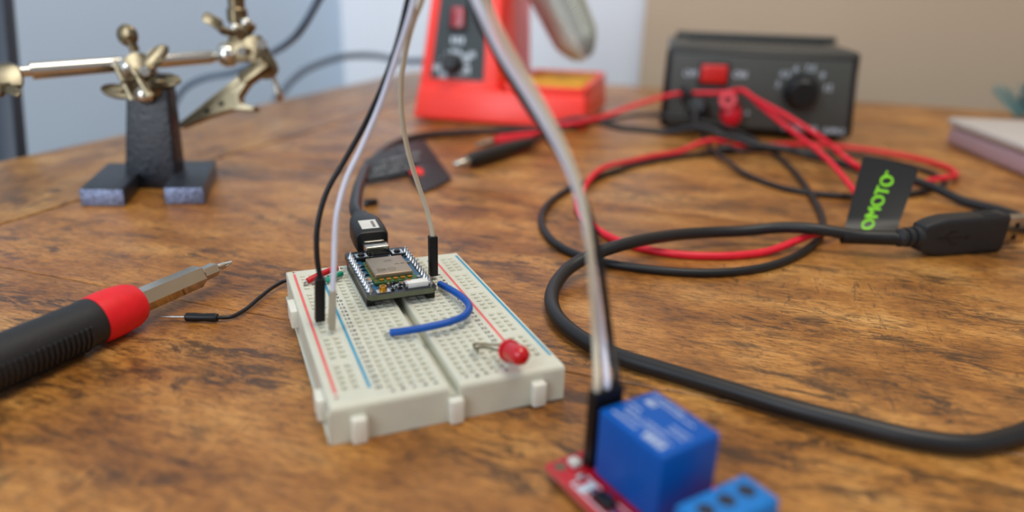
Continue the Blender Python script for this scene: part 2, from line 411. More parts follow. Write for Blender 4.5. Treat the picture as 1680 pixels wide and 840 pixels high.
for sx in (-1,1):
    mb = MB(BT)
    for k in range(12):
        v = v0+3.6+PT*k; c = sx*8.9
        mb.box(c-1.24,c+1.24,v-1.2,v+1.2,HT+.1,zp-1.6, bev=.25)
    hd = part('pin_header', mb, 'blackpin', mc)
    for k in range(12):
        v = v0+3.6+PT*k; c = sx*8.9
        mb = MB(BT); mb.lathe((c,v,zp),(c,v,zp+1.5),[(0,1.15),(.2,1.1),(.6,.75),(1.1,.5),(1.9,.35)],10)
        mb.box(c-.32,c+.32,v-.32,v+.32,HT-2,zp+1.4)
        part('pin', mb, 'tin', hd)
# module
mb = MB(BT); mb.box(-6.6,6.2,11.5,29,zp,zp+.8, bev=.1); part('module_base', mb, 'greenpcb', mc)
mb = MB(BT); mb.box(-5.9,5.5,14.2,28.2,zp+.8,zp+2.3, bev=.35); sh = part('module_shield', mb, 'shield', mc)
mb = MB(BT); z = zp+2.32
def ring_(mb, cx, cy, r, w, z, n=28, a0=0, a1=2*pi):
    for k in range(n):
        a, b = a0+(a1-a0)*k/n, a0+(a1-a0)*(k+1)/n
        mb.quad((cx+r*cos(a),cy+r*sin(a),z),(cx+(r+w)*cos(a),cy+(r+w)*sin(a),z),(cx+(r+w)*cos(b),cy+(r+w)*sin(b),z),(cx+r*cos(b),cy+r*sin(b),z))
ring_(mb,-.2,17.3,1.1,.2,z); ring_(mb,-.2,17.3,.5,.15,z,a0=.5,a1=5.5)
for k in range(3): mb.box(-4.6,-1.9,16.3+k*.8,16.6+k*.8,z-.02,z+.01)
ring_(mb,-4.9,27.2,.18,.18,z,10)
for k in range(8):                       # star-like scribble
    a = k*pi/4; c_ = V((.2,24.3,z)); 
    mb.quad(c_+V((cos(a)*.3-sin(a)*.12,sin(a)*.3+cos(a)*.12,0)),c_+V((cos(a)*.3+sin(a)*.12,sin(a)*.3-cos(a)*.12,0)),c_+V((cos(a)*1.9,sin(a)*1.3,0)),c_+V((cos(a)*1.7,sin(a)*1.4,0)))
for k in range(9): mb.box(1.6+k*.38,1.85+k*.38,20.6+.25*sin(k*2),21.1+.3*sin(k*1.3),z-.02,z+.01)
part('shield_marking', mb, 'shield_mark', sh, smooth=0)
# usb socket, buttons
mb = MB(BT); mb.box(-3.9,3.9,36.6,42.2,zp,zp+2.8, bev=.5); part('usb_socket', mb, 'steel', mc)
for u in (-6.0,5.6):
    mb = MB(BT); mb.box(u-1.9,u+1.9,32.2,35.8,zp,zp+1.1, bev=.15); bt = part('push_button', mb, 'black', mc)
    mb = MB(BT); 
    for (a,b,c_,d_) in ((u-1.8,u+1.8,32.3,33),(u-1.8,u+1.8,35,35.7),(u-1.8,u-1.1,33,35),(u+1.1,u+1.8,33,35)): mb.box(a,b,c_,d_,zp+1.1,zp+1.35)
    part('button_frame', mb, 'tin', bt)
    mb = MB(BT); mb.cyl((u,34,zp+1.1),(u,34,zp+1.9),.85); part('button_cap', mb, 'blackpin', bt)
mb = MB(BT); mb.box(1.9,8.0,6.2,8.9,zp,zp+1.7, bev=.2); an_ = part('chip_antenna', mb, 'white', mc)
mb = MB(BT); mb.box(1.2,1.95,6.3,8.8,zp,zp+1.65, bev=.1); mb.box(7.95,8.6,6.3,8.8,zp,zp+1.3, bev=.1); part('end_cap', mb, 'tin', an_)
mb = MB(BT); mb.box(2.1,3.2,8.1,8.94,zp+.9,zp+1.74); part('end_mark', mb, 'orange', an_)
mb = MB(BT); mb.box(-7.3,-3.4,5.3,7.6,zp,zp+.3); rf = part('antenna_connector', mb, 'tin', mc)
mb = MB(BT); mb.lathe((-5.3,6.9,zp+.3),(-5.3,6.9,zp+1.6),[(0,1.1),(.3,1.15),(.8,.95),(1.3,1.0),(1.3,.62),(.4,.6),(.4,.22),(1.2,.2)],18); part('gold_ring', mb, 'gold', rf)
mb = MB(BT)
rnd = random.Random(3)
for (cx,cy) in [(-.8,8.9),(-.2,7.4),(.4,9.4),(-1.9,8.2),(-2.6,6.7),(-2.8,11),(-1,11),(1,10.6),(3,10.6),(5,10.9),(-7.4,12),(-7.4,14),(-7.2,20),(-7.3,24),(-7,27),(7,26),(7,13.5),(-3.4,32),(-3.2,34),(-1,31.4),(.8,31.4),(2.6,31),(2.9,33),(-2.6,36),(-5.5,38.6),(4.8,38),(6.2,37.4),(-7.5,36.6),(7.6,31.4),(-4.6,30.4),(5.2,30.5)]:
    w, h = (rnd.uniform(.35,.5), rnd.uniform(.6,.85)); w, h = (w,h) if rnd.random() < .5 else (h,w)
    mb.mi = 1; mb.box(cx-w,cx-w+.28,cy-h/1.4,cy+h/1.4,zp,zp+.55); mb.box(cx+w-.28,cx+w,cy-h/1.4,cy+h/1.4,zp,zp+.55)
    mb.mi = rnd.choice([0,0,2]); mb.box(cx-w+.2,cx+w-.2,cy-h/1.5,cy+h/1.5,zp,zp+.52)
o = part('tiny_component', mb, ['black','tin','passive'], mc, smooth=0); o['kind'] = 'stuff'
mb = MB(BT)
for k in range(2):
    for j in range(2): mb.box(-7.7+j*.9,-7.0+j*.9,16.0+k*1.1-.4,16.0+k*1.1+.4,zp+.3,zp+.35)
mb.box(-7.8,-6,15.2,17.7,zp,zp+.3); part('contact_pad', mb, 'passive', mc, smooth=0)
mb = MB(BT)
for k in range(7): mb.box(-6.2,-5.6,12.4+k*2.2,13.6+k*2.2,zp+.8,zp+.92)
for k in range(5): mb.box(-5+k*2.1,-3.7+k*2.1,12.1,13.2,zp+.8,zp+1.3)
part('module_contact', mb, 'gold', mc, smooth=0)

# ================================================================== jumper wires
def housing(mb, p0, p1, w=1.27):
    f = frame(p0, (p1-p0).orthogonal() if abs((p1-p0).normalized().z) < .9 else V((cos(.406),sin(.406),0)), z=(p1-p0)); L_ = (p1-p0).length
    old = mb.T; mb.T = f; mb.box(-w,w,-w,w,0,L_, bev=.18); 
    mb.T = old; return f, L_
# relay frame
RT = Matrix.Translation((29.4,119.0,0)) @ Matrix.Rotation(radians(32.6),4,'Z')      # x: e1, -y: towards the camera
def R_(x, y, z): return RT @ V((x,y,z))
# header position on relay board (back short end)
HD = [R_(-6.4+PT*k, 11.6, 0) for k in range(3)]
up_ = V((0,0,1))
def jumper(mname, label, base, top, left, right, hz0, hz1, hk, sleeve='blackpin', sw=1.27, arc=None):
    t = thing('jumper_wire', label, 'wire', base, 'jumper wires arching from the breadboard to the relay board')
    mb = MB(); housing(mb, base+V((0,0,1.2)), top, sw); part('connector_housing', mb, sleeve, t)
    mb = MB(); mb.cyl(base-V((0,0,2)), base+V((0,0,2)), .32, seg=8); part('pin', mb, 'tin', t)
    h0 = V((HD[hk].x,HD[hk].y,hz0)); h1 = V((HD[hk].x,HD[hk].y,hz1))
    mb = MB(); 
    f = frame(h0, RT.to_3x3() @ V((1,0,0)), z=V((0,0,1))); mb.T = f; mb.box(-1.2,1.2,-1.25,1.25,0,hz1-hz0, bev=.18); part('connector_housing', mb, 'blackpin', t)
    mb = MB(); mb.tube([top-up_*2, top]+left+arc+right+[h1+V((0,0,1.2)), h1-up_*2], .72, 12, 10); part('wire', mb, mname, t, smooth=60)
ZH0, ZH1 = 5.0, 21.2
bk0, bk1 = BB(-24.2,.5), P(525,456,174.5)
wh0, wh1 = BB(-22.1,-6.1), P(546,476,169.6)
cr0, cr1 = BB(14.0,21.7), P(710,387,209.3)
jumper('wire_black', 'black jumper wire plugged into the left rail of the breadboard', bk0, bk1,
   [P(520,420,175),P(521,370,176.5),P(536,315,179),P(566,262,181),P(598,205,182),P(628,140,181),P(652,70,179),P(668,5,177)],
   [P(772,5,149),P(815,90,147.5),P(858,165,146),P(912,245,144),P(955,320,141),P(980,400,138),P(992,480,135.5),P(1002,560,135)], ZH0, ZH1, 2, arc=[P(686,-80,176),P(704,-170,173),P(740,-180,164)])
jumper('wire_white', 'white jumper wire ending in a milky sleeve on the breadboard', wh0, wh1,
   [P(548,440,170),P(549,400,171),P(553,350,172),P(568,295,174),P(594,240,176),P(624,170,177),P(650,95,176),P(668,40,175),P(680,-5,175)],
   [P(778,-5,143),P(818,80,141),P(868,160,139.5),P(912,235,138),P(945,310,136),P(966,400,134.5),P(978,480,133.5),P(990,570,133)], ZH0, ZH1, 1, sleeve='clear', sw=.85, arc=[P(692,-60,174),P(716,-100,170),P(746,-80,152)])
jumper('wire_cream', 'cream jumper wire plugged in beside the right side of the microcontroller', cr0, cr1,
   [P(702,350,208.5),P(685,300,206),P(670,250,202),P(660,195,197),P(658,140,191),P(665,85,185),P(678,35,179),P(694,-8,172)],
   [P(796,-5,139),P(832,75,139),P(880,155,137.5),P(922,235,136),P(951,310,134),P(966,390,132),P(972,470,131.5),P(977,560,131.5)], ZH0, ZH1, 0, arc=[P(706,-110,161),P(744,-215,143),P(776,-135,136)])

# loose jumper with pin on the table
t = thing('jumper_wire', 'loose black jumper wire with a bare pin pointing at the screwdriver', 'wire', G(330,521,0))
p0, p1, p2 = G(265,520,1.6), G(304,520,1.4), G(357,521,1.4)
mb = MB(); mb.cyl(p0, p1, .33, seg=10); part('pin', mb, 'tin', t)
mb = MB(); mb.lathe(p1, p2, [(0,.9),(.4,1.28),(3,1.35),((p2-p1).length*.55,1.15),((p2-p1).length-1,1.35),((p2-p1).length,1.15)],16); part('connector_housing', mb, 'blackpin', t)
mb = MB(); mb.tube([p2-(p2-p1).normalized()*1.5, p2, G(378,520,1.1), G(402,508,1.1), G(425,489,1.5), G(450,470,2), G(474,459,2.4), BB(-20,46,2.5), BB(-8,47,1.5), BB(4,46.5,1)], .62, 10, 8); part('wire', mb, 'wire_black', t, smooth=60)

# short hook-up wires on the board
def hook(mname, label, pts, r=.85, tip=True):
    t = thing('hookup_wire', label, 'wire', pts[0])
    mb = MB(); mb.tube(pts[1:-1], r, 12, 8); part('insulation', mb, mname, t, smooth=60)
    mb = MB(); mb.tube([pts[1]+(pts[1]-pts[2])*0, pts[0]+V((0,0,.5)), pts[0]-V((0,0,1.5))], .3, 8, 4); part('bare_end', mb, 'tin', t)
    mb = MB(); mb.tube([pts[-2], pts[-1]-V((0,0,1.5))], .3, 8, 2, smooth=False); part('bare_end', mb, 'tin', t)
hook('wire_blue', 'bright blue hook-up wire curving across the breadboard centre groove',
   [G(632,552,9.5), G(640,546,11), G(665,543,11.5), G(700,537,12), G(738,528,12.5), G(762,518,12.5), G(770,505,12.5), G(762,491,12.2), G(744,478,11.8), G(722,466,11.2), G(720,464,9.5)], 1.05)
hook('wire_red', 'short red hook-up wire at the back left of the breadboard',
   [G(500,467,9.5), G(505,461,10.8), G(520,453,11.4), G(538,445,11.6), G(552,440,11.2), G(556,440,9.5)], .95)
hook('wire_green', 'short green hook-up wire half hidden behind the black connector',
   [G(533,466,9.5), G(535,461,10.6), G(543,457,11.2), G(552,452,11), G(560,449,10.6), G(562,448,9.5)], .85)

# LED lying on the board
t = thing('led', 'red LED bulb lying on its side at the front right of the breadboard', 'led', BB(19,-33,9.5))
la, lb_ = G(833,578,12.7), G(857,584,12.6)
la = G(834,575,13.2); tc_ = (V((0,0,CAM_H))-la).normalized(); dl = (tc_*.87 + RIGHT*.46 - UP*.19).normalized()
mb = MB(); prof = [(0,2.9),(1.0,2.9),(1.01,2.5),(5.6,2.5)] + [(5.6+2.5*sin(a*pi/2/8), 2.5*cos(a*pi/2/8)) for a in range(1,8)] + [(8.09,.05)]
mb.lathe(la, la+dl, prof, 28); part('lens', mb, 'red_led', t)
for k, (hx,hy,lift) in enumerate(((779,572,13.2),(784,578,12.2))):
    s0 = la + V((0,0,(.9 if k == 0 else -.6))) + dl.cross(up_)*(-.9 if k == 0 else .9)
    mb = MB(); mb.tube([s0+dl*.5, s0-dl*1.0, G(hx+18,hy-7,lift), G(hx,hy-8,lift), G(hx-1,hy-3,lift-1.5), G(hx,hy,8.5)], .33, 8, 6); part('leg', mb, 'brass', t, smooth=60)

# ================================================================== relay module
rm = thing('relay_module', 'red circuit board with a blue relay cube at the front edge of the table', 'relay board', R_(0,0,0))
mb = MB(RT); mb.box(-14.6,11.4,-33,16.4,1.6,3.2)
mb.bm.normal_update()
for f in mb.bm.faces: f.material_index = 1 if abs(f.normal.z) < .5 else 0
rp = part('circuit_board', mb, ['redpcb','redpcb_edge'], rm, smooth=0)
mb = MB(RT); mb.box(-7.6,7.6,-9.1,9.1,3.2,18.6, bev=.7); rc = part('relay_cube', mb, 'relay', rm)
mb = MB(RT); mb.T = RT @ Matrix.Translation((0,0,18.62)) @ Matrix.Rotation(-pi/2,4,'Z')
rnd = random.Random(5)
for r_, (yy,hh,xa,xb) in enumerate([(5.6,.5,-7.6,1),(4.4,.5,-5.2,5),(2.9,1.5,-6.6,-3.9),(1.0,.5,2.6,7.4),(-.6,.6,-7.0,-5),(-.6,.5,3,7.4),(-2.2,.5,-6.8,4.2),(-3.6,.5,-5.8,7.2),(-5.4,1.7,2.0,6.8),(-5.6,.6,-7,-.5)]):
    x = xa
    while x < xb:
        w = rnd.uniform(.25,.6)*(.6+hh*.5); mb.box(x,x+w,yy-hh/2,yy+hh/2,-.02,.02); x += w+rnd.uniform(.2,.4)
part('relay_print', mb, 'print_', rc, smooth=0, label='pale worn print on the relay top')
mb = MB(RT); mb.lathe(R_(-1,2.6,18.55),R_(-1,2.6,18.9),[(0,1.3),(.1,1.3)],16); mb2=mb; mb.T=Matrix()
mb.bm.free(); mb = MB(); mb.cyl(R_(-1.2,2.4,18.5),R_(-1.2,2.4,18.68),1.25); part('relay_pip', mb, 'relay', rc)
mb = MB(RT); mb.box(-9.4,8.2,-24.4,-14.4,3.2,13.2, top=(-9.4,8.2,-23,-14.9), bev=.6); tb_ = part('terminal_block', mb, 'term', rm)
for k in range(3):
    x = -5.7+5.08*k
    mb = MB(); mb.cyl(R_(x,-18.6,11.5),R_(x,-18.6,13.25),1.7); mb.T = RT; mb.box(x-1.5,x+1.5,-18.9,-18.3,13.2,13.32); part('screw', mb, 'navy', tb_)
    mb = MB(RT); mb.box(x-1.9,x+1.9,-24.6,-22,4.4,9.2); part('wire_slot', mb, 'blackpin', tb_)
mb = MB(RT); mb.box(-7.7,0,10.3,12.9,3.2,5.6, bev=.2); part('pin_header', mb, 'blackpin', rm)
mb = MB(RT); 
for k in range(3): mb.box(-6.7+PT*k,-6.1+PT*k,11.3,11.9,.6,14)
part('pin', mb, 'tin', rm)
for x, y, n, sz in ((-9.4,13.2,'led_chip',1.0),):
    mb = MB(RT); mb.box(x-1.1,x+1.1,y-1.2,y+1.2,3.2,4.6, bev=.3); part('indicator_led', mb, 'label', rm, label='pale yellow chip')
for x, y in ((-12,4),(-10,1.5),(-12.2,-3),(-11,9),(-10.5,-8)):
    mb = MB(RT); mb.box(x-.9,x+.9,y-.6,y+.6,3.2,4.0, bev=.1); part('surface_component', mb, 'tin', rm)
mb = MB(RT); mb.box(-12.9,-10.1,-1.6,3.0,3.2,4.6, bev=.15); part('transistor', mb, 'black', rm)
mb = MB(RT); mb.box(-13.8,-9.0,8.4,8.9,3.2,3.25); mb.box(-13.8,-13.4,-8,8.6,3.2,3.25); mb.box(-13.5,-9.6,5.2,7.2,3.2,3.24); mb.box(-9.6,-9.2,-8,8.6,3.2,3.25)
part('silkscreen', mb, 'print_', rp, smooth=0)
for x, y in ((-12.4,14.2),(9,14.2),(-12.4,-31),(9,-31)):
    mb = MB(); mb.cyl(R_(x,y,0),R_(x,y,3.27),1.35); part('mounting_hole', mb, 'shield_mark', rm)

# ================================================================== screwdriver
c1, c2 = G(163,523,7.0), G(378,434,6.2)
c1 = V((c1.x,c1.y,7.1)); dr = (c2-c1); dr.z = -.2; dr = dr.normalized()
sd = thing('screwdriver', 'black-handled screwdriver with red collar and silver bit pointing at the breadboard', 'screwdriver', V((c1.x,c1.y,0)))
def along(px, py, z=None):      # distance along the axis of a photo position
    d = ray(px,py); o = V((0,0,CAM_H)); w = o-c1; a_,b_,c_ = 1, dr.dot(d), d.dot(d); d_, e_ = dr.dot(w), d.dot(w)
    return (b_*e_-c_*d_)/(a_*c_-b_*b_)*-1*-1
def ax(px, py):
    best = min(range(-1500,1500), key=lambda k: min(((c1+dr*(k*.1)-V((0,0,CAM_H))).normalized()-ray(px,py).normalized()).length for _ in (0,)))
    return best*.1
tc0, tc1, ts1, tb1, tt1 = ax(152,528), ax(226,495), ax(328,455), ax(356,445), ax(380,433)
mb = MB()
def flut(r, d=.45):
    return lambda th: r*(1-.05*d*(1+cos(6*th)))
hp = [(tc0-110,8.6),(tc0-60,9.0),(tc0-30,8.6),(tc0-12,8.3),(tc0-3,8.4),(tc0-.4,8.6),(tc0+1.0,8.2)]
mb.lathe(c1, c1+dr, [(a,b*.78) for a,b in hp], 48); hn = part('handle', mb, 'rubber', sd, smooth=50)
mb = MB()
side_v = dr.cross(up_).normalized()
for band in (-1.3,-.85,-.4,.05,2.9,3.4,4.4):
    for k in range(46):
        t_ = tc0-5-k*1.45
        a_ = band; rr = 6.75 if t_ > tc0-30 else 6.95
        nd = side_v*cos(a_)+up_*sin(a_)
        tn = nd.cross(dr)
        cc = c1+dr*t_+nd*(rr-.15)
        mb.T = frame(cc, tn, z=nd); mb.box(-1.7,1.7,-.42,.42,-.6,.36, bev=.15)
o = part('grip_ridge', mb, 'rubber', hn, smooth=30); o['kind'] = 'stuff'
mb = MB(); mb.lathe(c1, c1+dr, [(tc0+.2,6.4),(tc0+.4,6.8),(tc0+3,7.05),(tc0+(tc1-tc0)*.5,7.05),(tc0+(tc1-tc0)*.78,6.6),(tc1-.9,5.7),(tc1-.2,4.8),(tc1,3.8)], 40); part('collar', mb, 'collar', sd, smooth=50)
hexr = lambda r: (lambda th: r*cos(pi/6)/cos(((th) % (pi/3))-pi/6))
mb = MB(); mb.lathe(c1, c1+dr, [(tc1-2,hexr(3.75)),(ts1-.5,hexr(3.75)),(ts1,hexr(3.4))], 36); mb.lathe(c1+dr*(ts1-.3), c1+dr*ts1, [(0,3.2),(.6,3.0)],24); part('shaft', mb, 'chrome', sd, smooth=25)
mb = MB(); mb.lathe(c1, c1+dr, [(ts1-1,hexr(2.4)),(tb1-.6,hexr(2.4)),(tb1,hexr(1.9)),(tb1+.4,1.3),(tb1+(tt1-tb1)*.5,1.2)], 36)
bt_ = part('bit', mb, 'chrome', sd, smooth=25)
mb = MB(); f = frame(c1+dr*(tb1+.3), side_v, z=dr); mb.T = f; Lb = tt1-tb1
for an in (.5, .5+pi/2):
    mb.T = f @ Matrix.Rotation(an,4,'Z'); mb.box(-1.45,1.45,-.36,.36,0,Lb, top=(-.35,.35,-.28,.28))
part('cross_tip', mb, 'chrome', bt_, smooth=20)

# ================================================================== helping hand
hh = thing('helping_hand', 'cast iron helping hand stand with nickel rod and alligator clip', 'soldering clamp', (-165,335,0))
for poly in ([(-191.5,303),(-172.5,304.5),(-186,355),(-205,352)], [(-157,309),(-140,312),(-155,364),(-173,361)]):
    mb = MB(); mb.prism(poly, 0, 8, bev=1.1); mb.bm.normal_update()
    for f in mb.bm.faces: f.material_index = 1 if abs(f.normal.y) > .7 and f.calc_center_median().y < 315 else 0
    part('foot', mb, ['iron','iron_worn_sheen'], hh)
mb = MB(); mb.prism([(-184,337),(-160,339),(-162,358),(-186,356)], 0, 7.5, bev=.8)
mb.box(-188.5,-163,334,346,0,54, top=(-180,-161.5,336,345), bev=1.2); part('column', mb, 'iron', hh)
Yc = 342
jc = P(236,112,Yc-4)
ra, rb = P(28,118,318), P(358,92,372)
rd = (rb-ra).normalized()
mb = MB(); mb.lathe(ra, rb, [(0,2.4),(5,2.4),(5.1,3.9),((rb-ra).length-4,3.3),((rb-ra).length,2.0)], 24); part('rod', mb, 'chrome', hh)
mb = MB(); mb.lathe(V((jc.x,jc.y+5,50)), V((jc.x,jc.y+5,62)), [(0,5.5),(3,5),(5,3),(9,3)],20); part('column_cap', mb, 'brass', hh)
def wing(parent, base, axis, span, sz=1.0):
    axis = V(axis).normalized(); span = (V(span)-axis*V(span).dot(axis)).normalized()
    mb = MB(); mb.lathe(base, base+axis, [(0,2.6*sz),(4*sz,2.2*sz),(5.5*sz,1.6*sz)],14)
    for s_ in (-1,1):
        f = frame(base+axis*2.5*sz, span*s_, z=axis.cross(span)); mb.T = f
        # petal in the plane span/axis
        poly = [(1,-1.3),(4,-1.6),(8,-.6),(10.5,1.4),(11,3.8),(9,5),(6.5,3.6),(3.5,1.8),(1,1.4)]
        yv = f.to_3x3() @ V((0,1,0)); sgn = 1 if yv.dot(axis) > 0 else -1
        mb.prism([(a*sz,b*sz*sgn) for a,b in poly], -.8*sz, .8*sz, bev=.3*sz)
        mb.T = Matrix()
    part('wing_nut', mb, 'brass', parent)
def plate(parent, a, b, w, th, n):
    a, b = V(a), V(b); d = b-a; L_ = d.length
    f = frame(a, d, z=n); mb = MB(f)
    pts = [(-w*.6*sin(pi*k/8)+0, w*cos(pi*k/8)) for k in range(9)] + [(L_+w*.6*sin(pi*k/8), -w*cos(pi*k/8)) for k in range(9)]
    mb.prism(pts, -th/2, th/2, bev=.3); part('clamp_plate', mb, 'brass', parent)
# centre joint
for oy in (-7,-1): plate(hh, P(222,98,Yc+oy), P(250,150,Yc+oy), 5.0, 1.6, (0.15,-1,.15))
for oy in (-8,): plate(hh, P(205,115,Yc+oy), P(222,158,Yc+oy), 2.4, 1.6, (0.3,-1,.1))
mb = MB(); mb.ball(P(214,112,Yc-4), 5.4); part('ball_joint', mb, 'chrome', hh)
mb = MB(); mb.ball(P(238,155,Yc-8), 4.6); part('ball_joint', mb, 'chrome', hh)
mb = MB(); mb.lathe(P(222,85,Yc-3), P(208,50,Yc-3), [(0,2.2),(5,2.2),(7,2.8)],14); mb.ball(P(209,58,Yc-3), 5.0, sc=(1,.45,1)); part('thumb_screw', mb, 'brass', hh)
wing(hh, P(238,118,Yc-10), (.2,-1,.1), (1,0,.55), .9)
mb = MB(); mb.lathe(P(238,118,Yc-17), P(238,118,Yc-12), [(0,1.8),(1,2.5),(5,2.5)],12); part('bolt', mb, 'chrome', hh)
f = frame(P(262,130,Yc-5), (1,.2,.0), z=(0,-.5,1))
for (qx,qy,sx) in ((268,134,1),(196,150,-1)):
    f = frame(P(qx,qy,Yc-6), (1,0,.12*sx), z=(.1,-.75,.65)); mb = MB(f); mb.prism([(8.5*cos(2*pi*k/18),3.6*sin(2*pi*k/18)) for k in range(18)], -.9, .9, bev=.3); part('wing', mb, 'brass', hh)
mb = MB(); mb.cyl(P(200,146,Yc-6), P(268,132,Yc-6), 1.9); part('cross_bolt', mb, 'brass', hh)
f = frame(P(256,92,Yc-6), (.8,.2,.7), z=(0,-1,.2)); mb = MB(f); mb.prism([(7*cos(2*pi*k/18),3.2*sin(2*pi*k/18)) for k in range(18)], -1, 1, bev=.3); part('wing', mb, 'brass', hh)
for (qa,qb,qr) in (((190,106),(217,163),1.4),((218,112),(246,158),1.7)):
    mb = MB(); mb.lathe(P(*qa,Yc-13), P(*qb,Yc-13), [(0,qr*.7),(2,qr),((P(*qb,Yc-13)-P(*qa,Yc-13)).length-2,qr),((P(*qb,Yc-13)-P(*qa,Yc-13)).length,qr*1.5)],12); part('tommy_bar', mb, 'clip', hh)
# left end joint
mb = MB(); mb.ball(P(14,122,316), 5.2); part('ball_joint', mb, 'brass', hh)
for oy in (-5,5): plate(hh, P(26,126,316+oy), P(-22,132,316+oy), 5.2, 1.6, (0.1,-1,.15))
wing(hh, P(2,140,308), (.1,-.6,-.8), (1,0,.2), .9)
# right end joint
Yr = 374
mb = MB(); mb.ball(P(374,90,Yr-4), 6.0); part('ball_joint', mb, 'chrome', hh)
for oy in (-6,4): plate(hh, P(368,88,Yr+oy), P(425,82,Yr+oy), 5.2, 1.7, (0.1,-1,.1))
for oy in (-6,4): plate(hh, P(415,70,Yr+oy), P(440,118,Yr+oy), 5.6, 1.7, (0.1,-1,.1))
wing(hh, P(395,60,Yr-5), (-.1,-.5,.85), (1,0,.25), .85)
mb = MB(); mb.cyl(P(396,84,Yr-12), P(396,84,Yr+8), 2.0); mb.cyl(P(430,72,Yr-13), P(430,72,Yr+8), 2.4); part('bolt', mb, 'chrome', hh)
mb = MB(); mb.ball(P(436,110,Yr-2), 6.2); part('ball_joint', mb, 'brass', hh)
mb = MB(); mb.lathe(P(446,118,Yr-4), P(458,156,Yr-4), [(0,2.0),(7,1.9),(10,3),(13,3),(15,1)],14, squash=.6); part('thumb_screw', mb, 'steel', hh)
plate(hh, P(384,72,Yr-3), P(404,48,Yr-3), 3.4, 4, (0.1,-1,.1)); plate(hh, P(360,40,Yr-2), P(338,28,Yr-2), 2.6, 1.6, (.2,-1,.3))
mb = MB(); mb.cyl(P(386,60,Yr), P(352,40,Yr), 1.8); part('bolt', mb, 'brass', hh)
mb = MB(); mb.lathe(P(392,60,Yr), P(385,-30,Yr), [(0,3),(6,3),(7,5.0),(13,5.0),(14,4),(34,4.4)],18); part('clip_holder', mb, 'brass', hh)
mb = MB(); mb.ball(P(404,38,Yr-5), 2.8); mb.ball(P(386,46,Yr-5),2.6); part('rivet', mb, 'chrome', hh)
# alligator clip
mb = MB(); f = frame(P(440,104,Yr-6), P(297,208,Yr-14)-P(440,104,Yr-6), z=(-.25,-1,.35)); LL = (P(297,208,Yr-14)-P(440,104,Yr-6)).length; mb.T = f
yv = f.to_3x3() @ V((0,1,0)); sg = 1 if yv.x+yv.z > 0 else -1      # +: upper right side of the clip
def cl(poly): return [(a, b*sg) for a,b in poly]
mb.prism(cl([(0,3.4),(14,3.6),(16,1.0),(14,-3.0),(0,-3.4)]), -3.4, 3.4, bev=.8)
cp = part('clip_socket', mb, 'brass', hh)
mb = MB(f); mb.prism(cl([(12,3.0),(20,2.0),(34,1.6),(LL,.7),(LL,.0),(36,-.2),(24,-.4),(12,-1)]), -3, 3, bev=.4); part('clip_jaw', mb, 'clip', hh)
mb = MB(f); mb.prism(cl([(12,-1),(24,-.5),(LL-.6,-.2),(LL,-1.2),(40,-5),(33,-7.2),(27,-9),(18.5,-17),(16.5,-15.5),(22.5,-9.5),(21,-5.5),(13,-3.2)]), -2.6, 2.6, bev=.4); cj = part('clip_jaw', mb, 'clip', hh)
mb = MB(f)
for px_, py_ in ((38,-3.0),(30,-4.2)):
    mb.cyl((px_,py_*sg,2.2),(px_,py_*sg,3.0),1.3,seg=14); mb.cyl((px_,py_*sg,-2.2),(px_,py_*sg,-3.0),1.3,seg=14)
part('jaw_hole', mb, 'blackpin', cj, smooth=30)

# ================================================================== soldering station
yaw = radians(-13)
ST = Matrix.Translation(V((-78,541,0))) @ Matrix.Rotation(yaw,4,'Z')
def Sx(x,y,z): return ST @ V((x,y,z))
ss = thing('soldering_station', 'red soldering station with black control panel and sponge tray', 'soldering station', Sx(65,60,0))
Wd, Dp = 131, 128
mb = MB(ST)
mb.box(0,Wd,0,Dp,1.8,25, top=(3,Wd-2,5,Dp-1), bev=2.2); part('base', mb, 'st_red', ss)
for x in (14,Wd-14):
    for y in (14,Dp-14): mb = MB(); mb.cyl(Sx(x,y,0),Sx(x,y,3),5); part('foot', mb, 'black', ss)
# tray rim
mb = MB(ST)
tx0, tx1, ty0, ty1 = 66, Wd-2, 6, Dp-4
for b_ in ((tx0,tx0+5,ty0,ty1),(tx1-4,tx1,ty0,ty1),(tx0,tx1,ty0,ty0+4),(tx0,tx1,ty1-4,ty1)): mb.box(*b_,24,30, bev=1.0)
part('tray_rim', mb, 'st_red', ss)
mb = MB(ST); mb.box(tx0+7,tx1-6,ty0+6,ty1-8,24,29.5, bev=2.5); part('sponge', mb, 'sponge', ss)
# tower
mb = MB(ST)
pro = [(6,24),(Dp-6,24),(Dp-6,118),(44,118)]      # side profile (y,z), leaning front
def tower(x0, x1, x0t, x1t, y0, z0, y0t, zt, yb, mb, bev=2):
    v = [mb._v(p) for p in ((x0,y0,z0),(x1,y0,z0),(x1,yb,z0),(x0,yb,z0),(x0t,y0t,zt),(x1t,y0t,zt),(x1t,yb,zt),(x0t,yb,zt))]
    fs = [mb.face([v[k] for k in q]) for q in ((3,2,1,0),(4,5,6,7),(0,1,5,4),(1,2,6,5),(2,3,7,6),(3,0,4,7))]
    if bev: bmesh.ops.bevel(mb.bm, geom=list({e for f in fs for e in f.edges}), offset=bev, segments=3, profile=.5, affect='EDGES')
tower(2,64,9,60,8,22,34,120,Dp-6,mb); part('tower', mb, 'st_red', ss)
